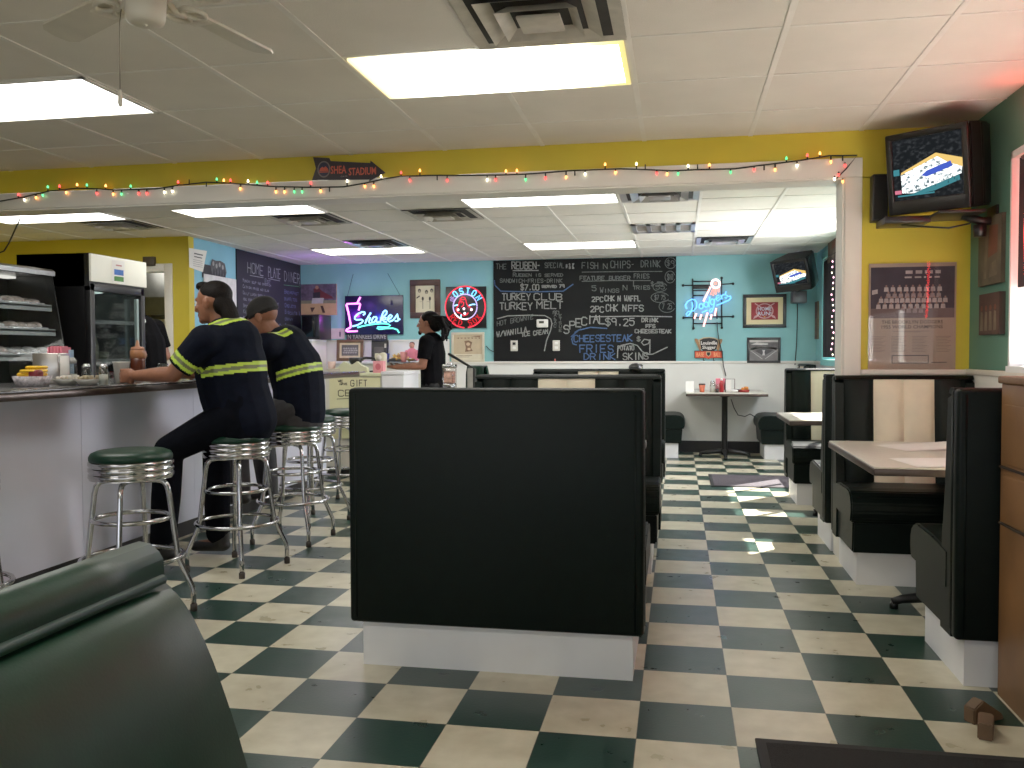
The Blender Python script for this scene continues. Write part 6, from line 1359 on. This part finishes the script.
# --- man with the ponytail on the second stool
P1 = dict(base=V(-2.44, 4.6, .745), pelvis=V(-2.40, 4.61, .875), tor=(1.12, 1.16), belly=V(-2.455, 4.61, 1.0), chest=V(-2.475, 4.61, 1.15), upper=V(-2.46, 4.6, 1.275), neck=V(-2.505, 4.6, 1.365), head=V(-2.562, 4.595, 1.49), face=V(-1, .16, -.05), hup=V(-.05, 0, 1), hs=1.04,
  shL=V(-2.51, 4.40, 1.275), elL=V(-2.675, 4.36, 1.095), wrL=V(-2.925, 4.40, 1.088), hdL=V(-1, .18, -.02), hnL=V(-.1, 1, -.05), thL=1, shR=V(-2.48, 4.82, 1.275), elR=V(-2.68, 4.9, 1.10), wrR=V(-2.93, 4.80, 1.088), hdR=V(-1, -.15, -.03), hnR=V(-.1, -.6, -.8), thR=1,
  hipL=V(-2.43, 4.51, .85), knL=V(-2.75, 4.43, .68), anL=V(-2.84, 4.5, .15), hipR=V(-2.43, 4.71, .85), knR=V(-2.70, 4.84, .66), anR=V(-2.71, 4.87, .125), curl=(.4, .6, .45), stripe=1.112, lean=V(-.13, 0, 0), yoke=.115, sband=.62, sleeve=.80)
r1, hp = seated('man in navy work shirt with yellow stripes and a dark ponytail, seated at the counter', P1)
F_ = Fig(); B = basis(P1['face'], P1['hup'])
F_.ell(hp(0, -.016, .045), (.081, .098, .08), B); F_.ell(hp(0, -.06, -.01), (.07, .048, .075), B); F_.ell(hp(0, .06, .098), (.05, .035, .024), B); F_.ell(hp(0, .075, .09), (.04, .022, .02), B)
F_.chain([hp(0, -.075, -.02), hp(0, -.1, -.07), hp(0, -.12, -.125), hp(0, -.13, -.18)], [.05, .048, .042, .024], flat=(1.1, 1), side=B[0]); F_.build('hair', [hair_d], r1, .006, 3)
# --- man in the dark cap on the third stool
o_ = V(0, .0, 0)
P2 = dict(base=V(-2.45, 5.36, .745), pelvis=V(-2.405, 5.38, .87), belly=V(-2.41, 5.38, .99), chest=V(-2.43, 5.37, 1.12), upper=V(-2.475, 5.35, 1.25), neck=V(-2.555, 5.33, 1.335), head=V(-2.615, 5.31, 1.44), face=V(-1, .12, -.45), hup=V(-.4, 0, 1), hs=1.03,
  shL=V(-2.52, 5.14, 1.25), elL=V(-2.70, 5.1, 1.10), wrL=V(-2.93, 5.17, 1.09), hdL=V(-1, .2, -.02), hnL=V(-.1, .5, -.8), thL=1, shR=V(-2.5, 5.57, 1.25), elR=V(-2.72, 5.66, 1.10), wrR=V(-2.94, 5.5, 1.09), hdR=V(-1, -.2, -.02), hnR=V(-.1, -.5, -.8), thR=1,
  hipL=V(-2.43, 5.28, .85), knL=V(-2.78, 5.2, .70), anL=V(-2.74, 5.2, .35), hipR=V(-2.43, 5.48, .85), knR=V(-2.76, 5.55, .69), anR=V(-2.72, 5.55, .32), curl=(.4, .5, .4), stripe=1.075, yoke=.15, yx=-.03, yy=.06, sband=.6, sleeve=.8, sx=.045, lean=V(-.3, 0, 0), trou=mat('grey_trousers', (44, 43, 46), .85, 0, .2, 18))
r2, hp = seated('man in navy striped work shirt and dark cap, bent over the counter', P2, skin=skin_b)
F_ = Fig(); B = basis(P2['face'], P2['hup'])
F_.ell(hp(0, -.012, .048), (.089, .108, .085), B); F_.cone(hp(0, -.012, .018), hp(0, -.012, .05), .1, .095, round_=False, flat=(.92, 1.08), side=B[0]); F_.cone(hp(0, .08, .04), hp(0, .155, .03), .06, .045, flat=(1.1, .14), side=B[0]); F_.build('cap', [mat('black_cap_cloth', (17, 15, 15), .85, 0, .2, 20)], r2, .006, 3)
# --- standing people
def standing(label, P, skin, cloth, trm):
    r = thing('person', label, 'person', P['base'])
    F_ = Fig(); hp_ = head_prims(F_, P['head'], P['face'], P['hup'], P.get('hs', 1)); S_ = P['side']
    F_.chain([P['neck'], P['head']+V(0, 0, -.05)], [.058, .054])
    F_.chain([P['pelvis'], P['waist'], P['chest'], P['upper']], [.125, .11, .125, .11], flat=(1.3, .85), side=S_); F_.cone(P['upper'], P['neck'], .1, .056, flat=(1.2, 1), side=S_)
    for k in 'LR':
        sh, el, wr = P['sh'+k], P['el'+k], P['wr'+k]; F_.cone(P['upper'], sh, .075, .06); F_.chain([sh, sh.lerp(el, .5), el], [.058, .05, .041]); F_.chain([el, el.lerp(wr, .35), wr], [.041, .039, .026]); hand_prims(F_, wr, P['hd'+k], P['hn'+k], P['curl'], 1.0, P['th'+k])
        hi, kn, an = P['hip'+k], P['kn'+k], P['an'+k]; F_.chain([hi, hi.lerp(kn, .5), kn], [.095, .078, .056]); F_.chain([kn, kn.lerp(an, .35), an], [.054, .056, .037]); F_.cone(an+P['face']*-.03+V(0, 0, -.045), an+P['face']*.13+V(0, 0, -.055), .032, .026)
    F_.build('body', [skin], r, .006, 3); eyes(r, hp_)
    F_ = Fig(); F_.chain([P['pelvis']+V(0, 0, -.06), P['waist'], P['chest'], P['upper']], [.152, .142, .155, .135], flat=(1.3, .9), side=S_); F_.cone(P['upper'], P['neck']+V(0, 0, -.015), .118, .068, round_=False, flat=(1.2, 1), side=S_)
    for k in 'LR':
        sh, el = P['sh'+k], P['el'+k]; F_.cone(P['upper'], sh, .09, .077); F_.ell(sh, (.076, .076, .076)); F_.cone(sh, sh.lerp(el, P.get('sleeve', .72)), .076, .07, round_=False)
    rule = P.get('rule'); F_.build('shirt', [cloth, mat('white_piping', (206, 206, 200), .7)], r, .007, 5, rule)
    F_ = Fig(); F_.cone(P['pelvis']+V(0, 0, -.05), P['pelvis']+V(0, 0, .08), .13, .125, flat=(1.3, .88), side=S_)
    for k in 'LR':
        hi, kn, an = P['hip'+k], P['kn'+k], P['an'+k]; F_.chain([hi, hi.lerp(kn, .5), kn], [.108, .092, .074]); F_.chain([kn, kn.lerp(an, .5), an], [.074, .072, .068])
    F_.build('trousers', [trm], r, .009, 4)
    for k in 'LR':
        an = P['an'+k]; F_ = Fig(); F_.cone(an+P['face']*-.03+V(0, 0, -.05), an+P['face']*.15+V(0, 0, -.058), .042, .036); F_.cone(an, an+V(0, 0, -.05), .045, .045); F_.build('shoe', [shoe], r, .007, 3)
    return r, hp_
wx, wy = -2.545, 8.98
P3 = dict(base=V(wx, wy, 0), side=V(0, 1, 0), pelvis=V(wx+.03, wy, .9), waist=V(wx+.02, wy, 1.02), chest=V(wx+.01, wy, 1.2), upper=V(wx+.01, wy, 1.3), neck=V(wx-.0, wy, 1.4), head=V(wx-.035, wy, 1.525), face=V(-1, .05, 0), hup=V(0, 0, 1), hs=.98,
  shL=V(wx+.0, wy-.185, 1.325), elL=V(wx-.03, wy-.22, 1.08), wrL=V(wx-.32, wy-.2, 1.07), hdL=V(-1, .05, .02), hnL=V(0, .2, 1), thL=1, shR=V(wx, wy+.185, 1.325), elR=V(wx-.05, wy+.22, 1.09), wrR=V(wx-.3, wy+.14, 1.08), hdR=V(-1, -.1, .02), hnR=V(0, -.2, 1), thR=1,
  hipL=V(wx+.03, wy-.09, .86), knL=V(wx+.01, wy-.1, .47), anL=V(wx+.03, wy-.1, .085), hipR=V(wx+.03, wy+.09, .86), knR=V(wx+.01, wy+.1, .47), anR=V(wx+.03, wy+.1, .085), curl=(.3, .4, .3))
r3, hp = standing('man with tied dreadlocks in a black T-shirt carrying a food tray', P3, skin_c, blk, mat('black_trousers', (12, 12, 14), .9))
F_ = Fig(); B = basis(P3['face'], P3['hup']); F_.ell(hp(0, -.025, .045), (.085, .1, .085), B); F_.ell(hp(0, -.095, .0), (.09, .075, .095), B); random.seed(11)
for k in range(26):
    a = random.uniform(-1, 1); z0 = random.uniform(-.02, .07); L = random.uniform(.09, .19)
    p = hp(.06*a, -.085, z0); F_.chain([p, p+V(.06+.04*random.random(), .03*a, -.01), p+V(.1+.04*random.random(), .05*a, -L*.55), p+V(.08+.07*random.random(), .06*a, -L)], [.019, .018, .016, .011], n=8)
F_.build('dreadlocks', [hair_k], r3, .006, 1)
F_ = Fig(); F_.ell(hp(0, .088, -.1), (.022, .02, .026), B); F_.ell(hp(0, .097, -.052), (.024, .008, .005), B); F_.build('goatee', [hair_k], r3, .004, 1)
# tray of food on his forearms
tx, ty, tz = wx-.345, wy-.03, 1.108
r = thing('food_tray', 'paper-lined tray of food carried by the man with dreadlocks', 'food tray', (tx, ty, tz))
b = MB(); b.box((-.15, -.19, 0), (.13, .19, .012), .005); b.build('tray', mat('grey_tray', (110, 112, 122), .4), r)
b = MB(); random.seed(2); pts = []
for k in range(22): a = 2*PI*k/22; q = .125+.02*math.sin(5*a); pts.append((q*math.cos(a)-.01, q*1.1*math.sin(a), .035+.02*math.sin(3*a)))
b.raw([(-.01, 0, .014)]+pts, [(0, k+1, (k+1) % 22+1) for k in range(22)], True); b.build('paper_liner', mat('wax_paper', (206, 208, 220), .6, 0, .15, 60), r)
b = MB()
for k in range(40): x, y = random.gauss(0, .045), random.gauss(0, .055); z = .035+.045*math.exp(-(x*x+y*y)/.006); d_ = V(random.uniform(-1, 1), random.uniform(-1, 1), random.uniform(-.4, .4)).normalized()*.03; b.tube([V(x, y, z)-d_, V(x, y, z)+d_], .0075, 5)
b.build('fries', mat('golden_fries', (214, 176, 92), .6, 0, .25, 30), r)
b = MB(); b.sphere((.03, -.02, .06), (.05, .05, .035), 12); b.build('sandwich', mat('toasted_bun', (170, 118, 66), .6, 0, .3, 24), r)
r = thing('blue_cup', 'small blue cup with a straw at the front of the carried tray', 'cup', (tx-.1, ty-.1, tz+.0125)); b = MB(); b.lathe([(.001, 0), (.026, 0), (.034, .09), (.001, .091)], 16); b.build('cup_body', mat('blue_cup', (44, 60, 150), .5), r); b = MB(); b.tube([(0, 0, .08), (.012, 0, .16)], .004, 6); b.build('straw', mat('dark_straw', (60, 60, 90), .5), r)
r = thing('pink_cup', 'pink paper cup at the back of the carried tray against the black shirt', 'cup', (tx+.1, ty-.14, tz+.0125)); b = MB(); b.lathe([(.001, 0), (.026, 0), (.038, .105), (.001, .106)], 16); b.build('cup_body', mat('pink_cup', (230, 150, 150), .55), r)
kx, ky = -4.475, 6.85
def piping(p, n): return 1 if abs((p.x-(kx+.075))-(p.z-1.3)*-.12) < .016 and p.y < ky-.06 else 0
P4 = dict(base=V(kx, ky, 0), side=V(0, 1, 0), pelvis=V(kx+.06, ky, .93), waist=V(kx+.05, ky, 1.1), chest=V(kx+.02, ky, 1.3), upper=V(kx-.02, ky, 1.42), neck=V(kx-.09, ky, 1.51), head=V(kx-.17, ky, 1.62), face=V(-1, 0, -.35).normalized(), hup=V(-.3, 0, 1), rule=piping,
  shL=V(kx+.0, ky-.19, 1.44), elL=V(kx+.14, ky-.24, 1.2), wrL=V(kx-.02, ky-.26, 1.03), hdL=V(-1, 0, -.3), hnL=V(0, .5, -1), thL=1, shR=V(kx, ky+.19, 1.44), elR=V(kx+.05, ky+.25, 1.19), wrR=V(kx-.18, ky+.2, 1.05), hdR=V(-1, 0, -.2), hnR=V(0, -.5, -1), thR=1,
  hipL=V(kx+.06, ky-.09, .88), knL=V(kx+.04, ky-.1, .48), anL=V(kx+.06, ky-.1, .085), hipR=V(kx+.06, ky+.09, .88), knR=V(kx+.04, ky+.1, .48), anR=V(kx+.06, ky+.1, .085), curl=(.4, .5, .3))
r4, hp = standing('person in a black shirt with white piping bending behind the fridge by the doorway', P4, skin_c, blk, mat('black_trousers', (12, 12, 14), .9))
F_ = Fig(); B = basis(P4['face'], P4['hup']); F_.ell(hp(0, -.02, .045), (.083, .1, .083), B); F_.ell(hp(0, -.06, -.01), (.07, .055, .07), B); F_.build('hair', [hair_k], r4, .006, 2)
# ================================================================== light
def area(name, loc, size, energy, color=(1, 1, 1), rot=(0, 0, 0)):
    l = bpy.data.lights.new(name, 'AREA'); l.shape = 'RECTANGLE'; l.size, l.size_y = size; l.energy = energy; l.color = color
    o = bpy.data.objects.new(name, l); C.objects.link(o); o.location = loc; o.rotation_euler = rot; return o
def point(name, loc, energy, color, r=.03):
    l = bpy.data.lights.new(name, 'POINT'); l.energy = energy; l.color = color; l.shadow_soft_size = r
    o = bpy.data.objects.new(name, l); C.objects.link(o); o.location = loc; return o
w = bpy.data.worlds.new('sky'); bpy.context.scene.world = w; w.use_nodes = True; nt = w.node_tree
bg = nt.nodes['Background']; bg.inputs['Strength'].default_value = 1.0
tc = nt.nodes.new('ShaderNodeTexCoord'); sx = nt.nodes.new('ShaderNodeSeparateXYZ'); rp = nt.nodes.new('ShaderNodeValToRGB'); nt.links.new(tc.outputs['Generated'], sx.inputs[0]); nt.links.new(sx.outputs[2], rp.inputs['Fac'])
rp.color_ramp.elements[0].color = (.75, .8, .85, 1); rp.color_ramp.elements[1].color = (.45, .62, .95, 1); nt.links.new(rp.outputs[0], bg.inputs['Color'])
sun = bpy.data.lights.new('sun', 'SUN'); sun.energy = 60; sun.angle = .01; sun.color = (1, .95, .86)
so_ = bpy.data.objects.new('sun', sun); C.objects.link(so_)
d = Vector((-.55, -.62, -.95)); so_.rotation_euler = d.to_track_quat('-Z', 'Y').to_euler()
# fill lamp added behind the camera; area lamps as daylight at the right-hand windows
area('rear_fill_light', (-1.5, -2.9, 1.4), (5.5, 1.2), 17, (.9, .95, 1), (PI/2+.35, 0, 0))
area('side_window_light', (XR+.1, 8.5, 1.7), (3.2, 1.0), 190, (.96, .95, 1), (0, PI/2-.3, 0))
area('near_side_window_light', (XR+.1, 3.2, 1.4), (2.2, .5), 3, (.9, .95, 1), (0, PI/2, 0))
area('rear_ceiling_fill', (-.8, .6, H1-.05), (1.2, .6), 12, (1, .95, .86)); area('rear_ceiling_fill', (-3.3, .6, H1-.05), (1.2, .6), 12, (1, .95, .86))  # unseen ceiling lamps added behind the camera for extra light
a = onY(352, 315, YB-.1); point('pink_neon_spill', a, 1.6, (.7, .08, 1)); a = onY(378, 318, YB-.1); point('blue_neon_spill', a, 2.0, (.08, .16, 1))
a = onY(466, 291, YB-.1); point('round_blue_neon_spill', a, .5, (.08, .2, 1))
point('violet_neon_spill', (-4.3, 10.0, 2.05), 2.0, (.35, .12, 1), .1)
a = onY(466, 307, YB-.14); point('red_neon_spill', a, .25, (1, .1, .25)); a = onY(706, 304, YB-.14); point('script_neon_spill', a, .7, (.1, .15, 1))
point('window_neon_spill', (XR-.06, 4.5, 2.36), .55, (1, .06, .04), .03)
area('kitchen_fill_light', (-5.5, 9.2, H2-.05), (1.0, .6), 22, (1, .97, .9))  # area fill added to brighten the kitchen interior
sc = bpy.context.scene
sc.view_settings.view_transform = 'Standard'; sc.view_settings.exposure = .42; sc.view_settings.gamma = 1.16
sc.cycles.max_bounces = 12; sc.cycles.diffuse_bounces = 8
